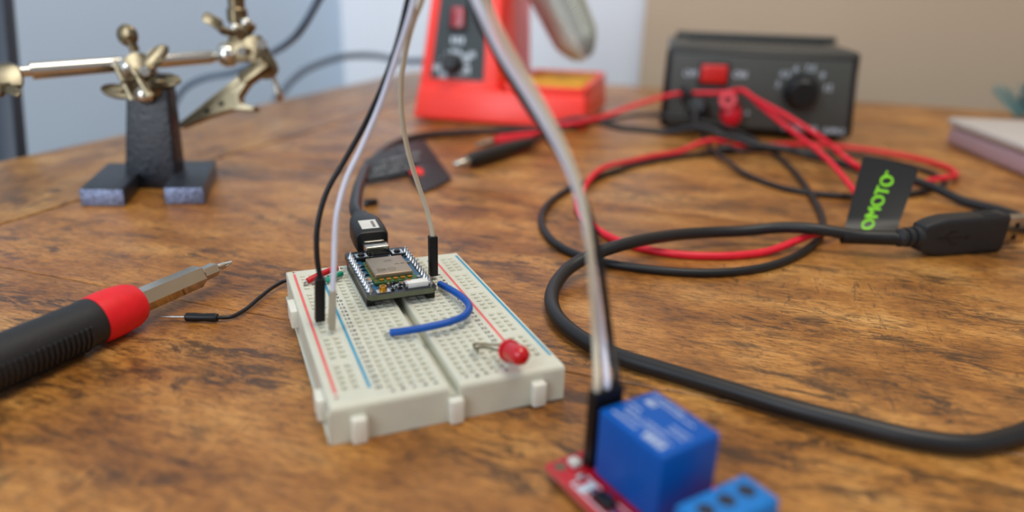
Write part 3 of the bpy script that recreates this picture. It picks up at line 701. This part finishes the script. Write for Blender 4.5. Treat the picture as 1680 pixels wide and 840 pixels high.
# panel on the leaning front
fy = lambda z: 8+26*(z-22)/98
def front(x, z, out=0):       # point on the leaning front face
    nn = V((0,-98,26)).normalized()
    return Sx(*(V((x,fy(z),z))+nn*out))
mb = MB()
c4 = [(11,31),(52,31),(50,113),(16,113)]
a = [mb._v(front(x,z,-.5)) for x,z in c4]; b = [mb._v(front(x,z,1.0)) for x,z in c4]
mb.face(b); mb.face(a[::-1]); [mb.face([a[k],a[(k+1)%4],b[(k+1)%4],b[k]]) for k in range(4)]
pn = part('control_panel', mb, 'st_dark', ss, smooth=0)
Fx = (front(40,60)-front(20,60)).normalized(); Fy = (front(30,80)-front(30,60)).normalized(); Fn = Fx.cross(Fy)
def on_panel(px, py):       # hit of a photo position with the panel plane
    o = V((0,0,CAM_H)); d = ray(px,py); q = front(30,60,1.0); return o + d*((q-o).dot(Fn)/d.dot(Fn))
f = frame(on_panel(753,30), Fx, z=Fn); mb = MB(f); mb.box(-7,7,-9,9,0,2.0, bev=.5); bz = part('switch_bezel', mb, 'knob', pn)
mb = MB(f); mb.box(-5.2,5.2,-7.5,7.5,1.6,4.2, bev=1.0); part('rocker_switch', mb, 'st_switch', pn)
k0 = on_panel(744,106); mb = MB(); mb.lathe(k0, k0+Fn, [(0,8),(2,8),(2.2,6.6),(11,6.0),(12,5)],28); kb = part('dial', mb, 'knob', pn)
mb = MB()
for (px_,py_,w,h) in ((752,66,11,6),(748,87,8,7),(764,97,7,9),(718,111,6,6),(728,123,6,6),(749,121,6,5),(764,115,8,8),(775,90,5,6)):
    mb.T = frame(on_panel(px_,py_)+Fn*.1, Fx, z=Fn); 
    for q in range(3): mb.box(-w/2+q*w/3,-w/2+q*w/3+w/4.5,-h/2.6,h/2.6,0,.15)
for k in range(9):
    an = radians(225-k*33.75); c_ = k0+Fn*.1+(Fx*cos(an)+Fy*sin(an))*10.2; mb.T = frame(c_, Fx*cos(an)+Fy*sin(an), z=Fn); mb.box(-1.2,1.2,-.4,.4,0,.15)
part('panel_print', mb, 'print_', pn, smooth=0, label='white scale marks')
# spring iron holder
h0, h1 = P(897,-40,590), P(958,92,600); hd_ = (h1-h0); HLn = hd_.length; hd_.normalize()
aa = hd_.orthogonal().normalized(); ab = hd_.cross(aa)
coil = []; turns = 25
for k in range(turns*16+1):
    s_ = k/(turns*16); an = 2*pi*turns*s_; R0 = 20-3.5*s_ if s_ < .72 else 17.5-10*((s_-.72)/.28)**1.6
    coil.append(h0+hd_*HLn*s_+(aa*cos(an)+ab*sin(an))*R0)
mb = MB(); mb.tube(coil, 1.2, 6, 1, smooth=False); sp_ = part('iron_holder', mb, 'spring', ss, smooth=60, label='chrome spiral iron holder')
mb = MB(); mb.lathe(h0-hd_*26, h0+hd_*26, [(0,9),(26,12.5),(60,11),(72,8),(86,5)], 24); part('inner_sleeve', mb, 'clip', sp_)
mb = MB(); mb.tube([h0+aa*15, h0+V((-6,14,14)), Sx(52,Dp-14,112), Sx(48,Dp-14,108)], 2.2, 10, 8); part('support_arm', mb, 'steel', sp_, smooth=60)

# cords behind the table edge
mb = MB(); mb.tube([Sx(20,Dp-6,30), Sx(6,Dp+16,34), P(660,100,770), P(620,92,775), P(570,92,745), P(520,106,700), P(488,124,660), P(462,152,640), P(440,190,640), P(430,260,645), P(425,420,650)], 3.2, 12, 8)
solo('cable', mb, 'grey_cable', 'grey power cord arching from the soldering station over the far table corner', 'cord', P(620,100,760), smooth=60)
mb = MB(); mb.tube([P(585,-110,440), P(525,-5,450), P(498,42,455), P(470,72,490), P(430,95,530), P(385,118,570), P(330,130,590), P(300,148,600), P(284,178,600), P(276,240,600), P(270,420,600)], 2.4, 12, 8)
solo('cable', mb, 'grey_cable', 'dark cord hanging down behind the helping hand at the top left', 'cord', P(284,178,600), smooth=60)

# ================================================================== power supply
pl, pr = G(1084,216,0), G(1393,231,0)
pa = math.atan2(pr.y-pl.y, pr.x-pl.x)
PW = 133.5; PH = 60; PD = 112
PTm = Matrix.Translation(V((104.5,525.5,0))) @ Matrix.Rotation(radians(-11),4,'Z')
def Pp(x,y,z): return PTm @ V((x,y,z))
ps = thing('power_supply', 'grey metal bench power supply box with red switch and black dial', 'power supply', Pp(PW/2,PD/2,0))
mb = MB(PTm); mb.box(1,PW-1,6,PD,4,PH+1.5, top=(1.5,PW-3,6,PD), bev=3.5); cs_ = part('casing', mb, 'psu', ps)
mb = MB(PTm)
for k in range(9): mb.box(16,PW-16,PD-50+k*3.2,PD-49+k*3.2,PH+1.5,PH+2.4)
mb.box(7,PW-1,PD-14,PD-3,PH+1,PH+6,bev=1.5); part('vent_ridge', mb, 'psu', cs_)
mb = MB(PTm); mb.box(0,PW,0,9,3,PH, top=(.5,PW-5,0,9), bev=4.4); fb = part('front_bezel', mb, 'knob', ps)
mb = MB(PTm); mb.box(5,PW-5,-.6,2,7,PH-4.5, top=(5,PW-9,-.6,2), bev=.5); fp = part('front_panel', mb, 'psu_face', ps)
for x in (12,PW-12):
    for y in (14,PD-12): mb = MB(); mb.cyl(Pp(x,y,0),Pp(x,y,5),5); part('foot', mb, 'black', ps)
FX, FZ, FN = (Pp(1,0,0)-Pp(0,0,0)), V((0,0,1)), (Pp(0,-1,0)-Pp(0,0,0))
def on_face(px, py, out=.6):
    o = V((0,0,CAM_H)); d = ray(px,py); q = Pp(0,-.6,0); p = o + d*((q-o).dot(FN)/d.dot(FN)); return p+FN*(out-.6+.05)
def ff(px, py): return frame(on_face(px,py), FX, z=FN)
mb = MB(ff(1171,121)); mb.box(-10.5,10.5,-8,8,0,1.5, bev=.4); part('switch_bezel', mb, 'knob', fp)
mb = MB(ff(1171,121)); mb.box(-9,9,-6.3,6.3,1,4, bev=1.2); part('rocker_switch', mb, 'psu_switch', fp)
kc = on_face(1313,150,.6)
for tx, px_, py_, sz in (('OFF',1134,121,6.6),('ON',1214,123,6.6),('3',1276,139,6.4),('4.5',1288,122,6.4),('6',1306,113,6.4),('7.5',1330,113,6.4),('9',1349,125,6.4),('12',1358,145,6.4),('DC POWER',1312,211,5),('SUPPLY',1368,216,5),('-',1148,165,8),('+',1226,186,6)):
    mb = MB(); text(mb, tx, sz, ff(px_,py_), .9, .3); part('panel_print', mb, 'print_', fp, smooth=0, recalc=False)
mb = MB(); mb.lathe(kc, kc+FN, [(0,12),(3,12),(3.4,10.3),(14,9.6),(15.5,8)], 36); kn = part('dial', mb, 'knob', ps)
# terminals
tr0 = on_face(1198,186); mb = MB(); mb.lathe(tr0, tr0+FN, [(0,7.5),(4,7.5),(5,6),(16,6),(17,4)],24); part('terminal_post', mb, 'post_red', ps, label='red terminal post')
tb0 = on_face(1147,182); mb = MB(); mb.lathe(tb0, tb0+FN, [(0,7.5),(4,7.5),(5,6),(16,6),(17,4)],24); part('terminal_post', mb, 'knob', ps, label='black terminal post')

# ================================================================== test leads
tie = G(1176,243,3)
bl_ = thing('test_lead', 'black coiled test lead beside the red one ending in an alligator clip', 'cable', G(1080,444,0))
mb = MB(); mb.lathe(P(1147,178,522), P(1143,172,500), [(0,5.5),(3,6),(20,6),(23,5)],24); part('banana_plug', mb, 'knob', bl_)
mb = MB(); q0 = P(1124,165,500)
blk = [P(1143,174,500), P(1140,200,492), P(1150,215,480), G(1168,245,4), G(1195,266,3.5), G(1232,290,1.6), G(1300,312,1.6), G(1390,322,1.6), G(1470,322,1.6), G(1530,310,1.6), G(1550,297,1.4), G(1520,281,1.4), G(1440,260,1.4), G(1330,248,1.6), G(1250,246,2),
       G(1180,250,1.8), G(1110,258,1.6), G(1045,270,1.6), G(985,289,1.6), G(925,315,1.6), G(892,345,1.6), G(893,378,1.6), G(925,408,1.6), G(980,428,1.6), G(1060,441,1.6), G(1130,447,1.6), G(1200,446,1.6), G(1260,437,1.6), G(1315,415,1.6), G(1345,388,1.8), G(1350,362,1.8), G(1334,325,1.8), G(1300,278,2.2), G(1262,246,3.8),
       P(1222,222,470), P(1170,203,496), P(1110,191,505), P(1050,189,516), P(1000,196,512), P(950,206,503), G(905,218,5), G(876,230,5), G(868,234,5)]
mb = MB(); mb.tube(settle(blk, 1.55, 8), 1.55, 12, smooth=False); part('lead', mb, 'lead_black', bl_, smooth=60)
mb = MB(); s0, s1 = G(876,231,5), G(768,264,4.6)
mb.lathe(s0, s1, [(0,2.2),(5,3.8),(12,4.2),((s1-s0).length*.55,5.4),((s1-s0).length-4,4.8),((s1-s0).length,3.4)],20, squash=.85); part('clip_boot', mb, 'black', bl_)
mb = MB(); mb.tube([G(775,262,4.6), G(756,268,3.8), G(744,270,3)], 2, 10, 4, rad=lambda s_: 3.0-1.6*s_); part('clip_jaw', mb, 'steel', bl_)
rl = thing('test_lead', 'red coiled test lead looped on the table and plugged into the power supply', 'cable', G(1200,424,0))
k1 = P(1194,163,498)
mb = MB(); d_ = (P(1194,163,498)-P(1200,172,525)).normalized()
mb.lathe(P(1198,174,522), P(1194,163,498), [(0,5.5),(3,6.3),(22,6.3),(24.5,5.8),(24.5,2.6),(18,2.4)],24); part('banana_plug', mb, 'post_red', rl)
red = [P(1204,150,505), P(1218,148,498), P(1250,175,480), P(1290,208,455), G(1345,250,14), G(1388,296,9), G(1420,345,2),G(1405,372,1.6), G(1370,388,1.6),
       G(1300,406,1.6), G(1240,416,1.6), G(1180,420,1.6), G(1110,417,1.6), G(1040,404,1.6), G(985,380,1.6), G(950,348,1.6), G(955,315,1.6), G(985,288,1.8), G(1045,262,2.2), G(1110,250,2.6), tie,
       G(1240,238,2.4), G(1330,237,2.2), G(1420,245,2), G(1500,259,1.6), G(1555,275,1.6), G(1569,290,1.6), G(1550,301,1.6), G(1500,304,2.2), G(1450,300,3.4), G(1400,268,16), P(1345,225,440), P(1290,190,462), P(1240,163,485), P(1214,148,503), P(1190,152,507), P(1150,153,512), P(1118,153,512), P(1080,161,508),
       P(1030,177,500), P(985,193,490), P(930,206,470), G(900,219,4.5), G(878,226,4.5), G(866,229,4)]
mb = MB(); mb.tube(settle(red, 1.55, 8), 1.55, 12, smooth=False); part('lead', mb, 'lead_red', rl, smooth=60)
mb = MB(); mb.lathe(G(882,222,4.4), G(798,234,4), [(0,2.4),(4,3.8),(14,4.6),(30,4.6),(36,3.6)],18, squash=.8); part('clip_boot', mb, 'post_red', rl)
mb = MB(); a_ = G(798,238,4); mb.tube([G(806,233,4), G(790,237,3.6), G(780,240,3.2)], 1.8, 10, 4, rad=lambda s_: 2.6-1.6*s_); part('clip_jaw', mb, 'steel', rl)

mb = MB(); mb.tube([P(1120,146,508),P(1130,152,503),P(1122,162,505),P(1132,176,503),P(1142,188,500)], 2.6, 10, 6)
solo('twist_tie', mb, 'black', 'black twist tie gripping the leads in front of the power supply', 'tie', P(1122,165,505), smooth=60)
mb = MB(); c_ = tie + V((4,-3,0)); mb.lathe(c_-V((4,0,0)), c_+V((4,0,0)), [(0,3.2),(8,3.2)],14); mb.tube([c_,c_+V((3,-8,2)),c_+V((9,-12,1))],1.2,8,5)
solo('twist_tie', mb, 'black', 'black twist tie around the coiled leads on the table', 'tie', V((c_.x,c_.y,0)), smooth=40)

# ================================================================== usb cable
uc = thing('usb_cable', 'thick black USB cable winding across the table with plugs at both ends', 'cable', G(960,440,0))
# micro plug
mb = MB(BT); MT = BT @ Matrix.Translation((0,44.6,15.6)) @ Matrix.Rotation(radians(6),4,'X'); mb.T = MT
prof = [(0,4.9),(2,5.4),(6,5.5),(11,5.2),(15,4.2),(19,2.9),(20.5,2.6)]
def sect(w, h, y, n=24):
    out = []
    for k in range(n):
        a = 2*pi*k/n; c_, s_ = cos(a), sin(a); e = .38
        out.append((w*abs(c_)**e*(1 if c_ >= 0 else -1), y, h*abs(s_)**e*(1 if s_ >= 0 else -1)))
    return out
def loft(mb, secs):
    R = [[mb._v(p) for p in s_] for s_ in secs]; n = len(R[0])
    for a, b in zip(R, R[1:]):
        for k in range(n): mb.face([a[k],a[(k+1)%n],b[(k+1)%n],b[k]])
    mb.face(R[0][::-1]); mb.face(R[-1])
loft(mb, [sect(5.0,3.5,0),sect(5.4,3.9,.6),sect(5.6,4.0,5),sect(5.5,3.9,11),sect(4.5,3.5,15.5),sect(3.0,2.9,18.5),sect(2.7,2.7,21)])
mp_ = part('micro_plug', mb, 'black', uc)
mb = MB(MT); mb.box(-3.6,3.6,-4.2,.4,-1.4,1.0, bev=.5); mb.box(-3.3,3.3,-2.6,.3,.9,1.5, bev=.25); part('plug_shell', mb, 'steel', mp_, label='silver metal plug tip')
mb = MB(MT); mb.box(-2.9,2.9,2.2,9.2,3.93,4.06); lb = part('plug_label', mb, 'label', mp_, smooth=0, label='white rectangle on the plug')
mb = MB(MT)
for k in range(4): mb.box(.9,1.9,3.1+k*1.3,4.0+k*1.3,4.06,4.1)
part('label_print', mb, 'ink', lb, smooth=0)
# cable path
e0 = MT @ V((0,20,0))
path = [e0, MT@V((0,27,-.3)), P(585,322,278), P(592,297,315), G(603,272,5), G(622,254,4), G(648,236,3), G(690,223,2.6), G(760,217,2.6), G(850,213,3.4), G(960,208,6),
        G(1080,216,6.5), G(1174,229,6.5), G(1253,243,6), G(1331,256,4.5), G(1401,275,3.5), G(1504,309,2.6), G(1569,328,2.6), G(1652,349,2.6), G(1745,392,2.6), G(1845,480,2.6), G(1880,580,2.6),
        G(1820,668,2.6), G(1725,690,2.6), G(1665,715,2.6), G(1590,729,2.6), G(1500,719,2.6), G(1400,695,2.6), G(1300,670,2.6), G(1200,641,2.6), G(1100,611,2.6), G(1010,583,2.6), G(955,556,2.7), G(914,520,2.8), G(906,480,3),
        G(930,443,5), G(965,421,7.5), G(1020,402,9), G(1090,388,8), G(1170,381,6), G(1260,380,6), G(1340,385,7), G(1400,388,7.5), G(1445,390,7.8), G(1474,391,8)]
mb = MB(); mb.tube(settle(path, 2.35, 10), 2.35, 16, smooth=False); part('cable_sheath', mb, 'cable', uc, smooth=60)
# A plug: lies on its narrow edge
a, b = G(1474,391,8.0), P(1645,383,283)
a, b = V((a.x,a.y,8.2)), V((b.x,b.y,8.4))
AT = frame(a, (b-a).cross(V((0,0,1))), z=V((0,0,1)))      # x: away/towards, y: along plug, z: up
if (AT.to_3x3() @ V((0,1,0))).dot(b-a) < 0: AT = AT @ Matrix.Rotation(pi,4,'Z')
Lp = (b-a).length-2.6
AT = AT @ Matrix.Rotation(radians(2),4,'Y')
mb = MB(AT)
def sec2(w, h, y, n=32, e=.3):
    return [(w*abs(cos(2*pi*k/n))**e*(1 if cos(2*pi*k/n)>=0 else -1), y, h*abs(sin(2*pi*k/n))**e*(1 if sin(2*pi*k/n)>=0 else -1)) for k in range(n)]
q = Lp-8.5
loft(mb, [sec2(2.9,4.6,8.5),sec2(3.5,5.4,9.0),sec2(3.9,7.0,13.5),sec2(4.2,8.0,19),sec2(4.2,8.1,30),sec2(4.2,8.1,Lp-1),sec2(3.7,7.7,Lp)])
ap = part('usb_plug', mb, 'rubber', uc)
mb = MB(AT)
mb.lathe((0,0,0),(0,1,0),[(-1,2.4),(0,3.6),(1.5,3.7),(1.8,2.9),(2.8,2.9),(3.1,3.9),(4.8,4.0),(5.1,3.1),(6.1,3.1),(6.4,4.2),(8,4.3),(9,4.5)],24); part('strain_relief', mb, 'rubber', ap)
mb = MB(AT)
for k in range(4): mb.box(-3.3,3.3,Lp-13+k*2.2,Lp-12.1+k*2.2,7.7,8.35, bev=.15)
part('grip_rib', mb, 'rubber', ap)
mb = MB(AT)
side = -1 if (AT.to_3x3() @ V((1,0,0))).y > 0 else 1
mb.box(-2.25,2.25,Lp-1,Lp+13,-6,6, bev=.25)
sh2 = part('plug_shell', mb, 'steel', ap, label='silver metal connector with two square holes')
mb = MB(AT)
for zz in (-2.6,2.6): mb.box(side*2.2-.1,side*2.2+.16,Lp+5.2,Lp+7.4,zz-1.1,zz+1.1)
part('square_hole', mb, 'blackpin', sh2, smooth=0)
mb = MB(AT)                                              # trident on the flat side
xx = side*4.2
def bar(y0,z0,y1,z1,w=.35):
    d = V((0,y1-y0,z1-z0)).normalized(); n_ = V((0,-d.z,d.y))*w
    A, B = V((xx,y0,z0)), V((xx,y1,z1))
    A.x += side*.12; B.x += side*.12
    mb.quad(A-n_,B-n_,B+n_,A+n_)
bar(15,0,29,0); bar(18,0,21,2.6); bar(21,2.6,24,2.6); bar(20,0,23,-2.6); bar(23,-2.6,26,-2.6)
mb.quad(V((xx+side*.12,29,-1)),V((xx+side*.12,31.5,0)),V((xx+side*.12,29,1)))
part('embossed_mark', mb, 'black', ap, smooth=0, recalc=False)

# flag tag near the A plug
tg = thing('cable_tag', 'black flag tag with lime green lettering standing on the cable beside the plug', 'tag', G(1425,390,4))
bl, br = P(1383,383,286.5), P(1470,380,284.5)
tl, tr = P(1417,254,306), P(1507,279,303)
nrm = (br-bl).cross(tl-bl).normalized()
if nrm.y > 0: nrm = -nrm
def bil(s_, t_): return bl.lerp(br,s_).lerp(tl.lerp(tr,s_),t_)
mb = MB()
def tagpt(s_, t_):
    p = bil(s_, t_)
    if t_ < .14: p = p - nrm*(.14-t_)*(-10)      # curls round the cable at the foot
    return p
def rsq(ins, z):        # outline with rounded top corners
    pts = []
    r = .06
    for k in range(7): an = pi-pi/2*k/6; pts.append((r+r*cos(an), 1-r*.8+r*.8*sin(an)))
    for k in range(7): an = pi/2-pi/2*k/6; pts.append((1-r+r*cos(an), 1-r*.8+r*.8*sin(an)))
    return pts
# strip surface in rows
top_cut = lambda s_: 1 - .05*max(0,1-s_/.06)**2 - .05*max(0,(s_-.94)/.06)**2
NS, NT = 16, 14
for sg in (-.25,.25):
    g = [[mb._v(tagpt(i/NS, (j/NT)*top_cut(i/NS)) + nrm*sg) for i in range(NS+1)] for j in range(NT+1)]
    for j in range(NT):
        for i in range(NS): mb.face([g[j][i],g[j][i+1],g[j+1][i+1],g[j+1][i]])
    if sg < 0: g0 = g
ring0 = [g0[0][i] for i in range(NS+1)]+[g0[j][NS] for j in range(1,NT+1)]+[g0[NT][i] for i in range(NS-1,-1,-1)]+[g0[j][0] for j in range(NT-1,0,-1)]
ring1 = [g[0][i] for i in range(NS+1)]+[g[j][NS] for j in range(1,NT+1)]+[g[NT][i] for i in range(NS-1,-1,-1)]+[g[j][0] for j in range(NT-1,0,-1)]
for k in range(len(ring0)): mb.face([ring0[k],ring0[(k+1)%len(ring0)],ring1[(k+1)%len(ring0)],ring1[k]])
fl = part('flag', mb, 'tag', tg)
mb = MB(); ca, cb = G(1381,387.5,7.2), G(1466,390.5,7.8); mb.cyl(ca, cb, 3.0); part('wrap', mb, 'tag', tg)
mb = MB()
class TagMap:                       # lays lettering on the flag: text runs up it
    def __init__(s, t0, s0, kt, ks, sl): s.a = (t0,s0,kt,ks,sl)
    def __matmul__(s, v):
        t0,s0,kt,ks,sl = s.a; t_ = t0+v.x*kt; s_ = s0 + sl*(t_-t0) - v.y*ks
        return bil(s_, t_) + nrm*(.42 if t_ > .14 else .42+(.14-t_)*9)
text(mb, 'FOMOTO', 1, TagMap(.37,.475,.205,.34,.16), 1, .045)
text(mb, '\u2122', .5, TagMap(.83,.50,.17,.24,.1), 1, .02)
part('tag_lettering', mb, 'lime', fl, smooth=0, recalc=False, label='lime green lettering')

# folded tag near the micro plug
tg2 = thing('cable_tag', 'black folded tag with grey print and a red dot behind the micro plug', 'tag', G(650,270,0))
mb = MB()
for pts in ([(598,264,7.5),(650,239,8.2),(668,284,2.2),(589,302,2.4)], [(650,239,8.2),(697,231,6.5),(741,294,1.0),(692,318,.6),(668,284,2.2)]):
    vt = [mb._v(G(*p)+V((0,0,.4))) for p in pts]; vb = [mb._v(G(*p)-V((0,0,.1))) for p in pts]; n = len(pts)
    for k in range(1,n-1): mb.face([vt[0],vt[k],vt[k+1]]); mb.face([vb[0],vb[k+1],vb[k]])
    for k in range(n): mb.face([vt[k],vt[(k+1)%n],vb[(k+1)%n],vb[k]])
fl2 = part('flag', mb, 'tag', tg2, smooth=0)
mb = MB()
for r_, (xa,ya,xb,yb) in enumerate([(606,273,690,252),(602,284,688,262),(598,293,672,276)]):
    nn = 15
    for k in range(nn):
        if (k*7+r_*3) % 5 == 0: continue
        s_ = k/nn; s2 = (k+.72)/nn
        z = lambda y: 7.6-(y-240)*.085
        x0_,y0_,x1_,y1_ = xa+(xb-xa)*s_, ya+(yb-ya)*s_, xa+(xb-xa)*s2, ya+(yb-ya)*s2
        mb.quad(G(x0_,y0_,z(y0_)+1.0),G(x1_,y1_,z(y1_)+1.0),G(x1_,y1_-4.2,z(y1_)+1.2),G(x0_,y0_-4.2,z(y0_)+1.2))
part('tag_print', mb, 'tagprint', fl2, smooth=0, recalc=False, label='tiny grey print')
mb = MB(); c_ = G(684,284,3.6)
mb.cyl(c_, c_+V((0,-.3,.5)), 3.6); part('dot', mb, 'reddot', fl2, label='red dot')
mb = MB(); mb.tube([G(598,334,1),G(606,332,1.6),G(616,331,1)], 1.6, 8, 4)
solo('twist_tie', mb, 'black', 'stubby end of a black tie lying on the table behind the micro plug', 'tie', G(606,333,0))

# ================================================================== storage box, brush
XT = Matrix.Translation(V((307,512,0))) @ Matrix.Rotation(radians(-5),4,'Z')
sb = thing('storage_box', 'flat translucent plastic box with reddish contents at the right table edge', 'box', XT @ V((80,-80,0)))
mb = MB(XT); wl = 2
mb.box(0,190,-150,0,0,13, bev=3.5); part('body', mb, 'boxp', sb)
mb = MB(XT); mb.box(-1.5,191.5,-151.5,1.5,13,19, bev=2.6); part('lid', mb, 'lid', sb)
for k, (x,y) in enumerate([(6,-30),(6,-62),(6,-94),(6,-126)]):
    mb = MB(XT); mb.box(2.5,24,y,y+ (20 if k%2 else 26),2,11, bev=1); part('red_content', mb, 'redbits', sb, label='reddish contents')
br_ = thing('brush', 'blurred brush with pale teal bristles behind the storage box at right', 'brush', G(1672,188,0))
rnd = random.Random(9)
for k in range(9):
    x = 1672+k*5
    a_ = V(G(1668,192,0)) + V((k*3,-k*1.5+rnd.uniform(-4,4),1)); 
    top = a_ + V((-22+k*1.5+rnd.uniform(-5,5), 6, 24+rnd.uniform(-4,6)))
    mb = MB(); mb.cyl(a_, top, 1.5, 1.1, 8); part('bristle', mb, 'teal', br_)
a_ = V(G(1690,192,0)); mb = MB(); mb.lathe(a_+V((-4,8,4)), a_+V((14,14,50)), [(0,5),(10,7),(35,7.5),(50,6)],16); part('handle', mb, 'navy', br_)

# ================================================================== light
def area(name, loc, target, size, power, col, sy=None):
    l = bpy.data.lights.new(name, 'AREA'); l.shape = 'RECTANGLE'; l.size = size; l.size_y = sy or size; l.energy = power; l.color = col
    o = bpy.data.objects.new(name, l); C.objects.link(o); o.location = V(loc)*S
    o.rotation_euler = (V(target)-V(loc)).to_track_quat('-Z','Y').to_euler(); return o
area('window_light', (-750,-650,650), (0,300,0), .9, 11.5, (.82,.91,1.0), .8)
back_fill = area('back_wall_fill', (-330,260,620), (-120,950,260), .35, 1.2, (.84,.92,1.0), .35); back_fill.data.spread = radians(110)  # added unseen fill above the table, lifts the back wall and station
low = area('low_wall_fill', (-440,-150,160), (-520,600,60), .3, .8, (.84,.92,1.0), .3); low.data.spread = radians(100)  # added unseen fill at the left, brightens the lower part of the left wall
area('ceiling_light', (300,100,1500), (100,300,0), .7, 13, (1.0,.92,.80))
w = bpy.data.worlds.new('room_light'); bpy.context.scene.world = w; w.use_nodes = True
w.node_tree.nodes['Background'].inputs[0].default_value = (.90,.93,1.0,1); w.node_tree.nodes['Background'].inputs[1]  .default_value = .42
vs = bpy.context.scene.view_settings
vs.view_transform = 'Standard'; vs.look = 'None'; vs.gamma = 1; vs.use_curve_mapping = False; vs.exposure = 0
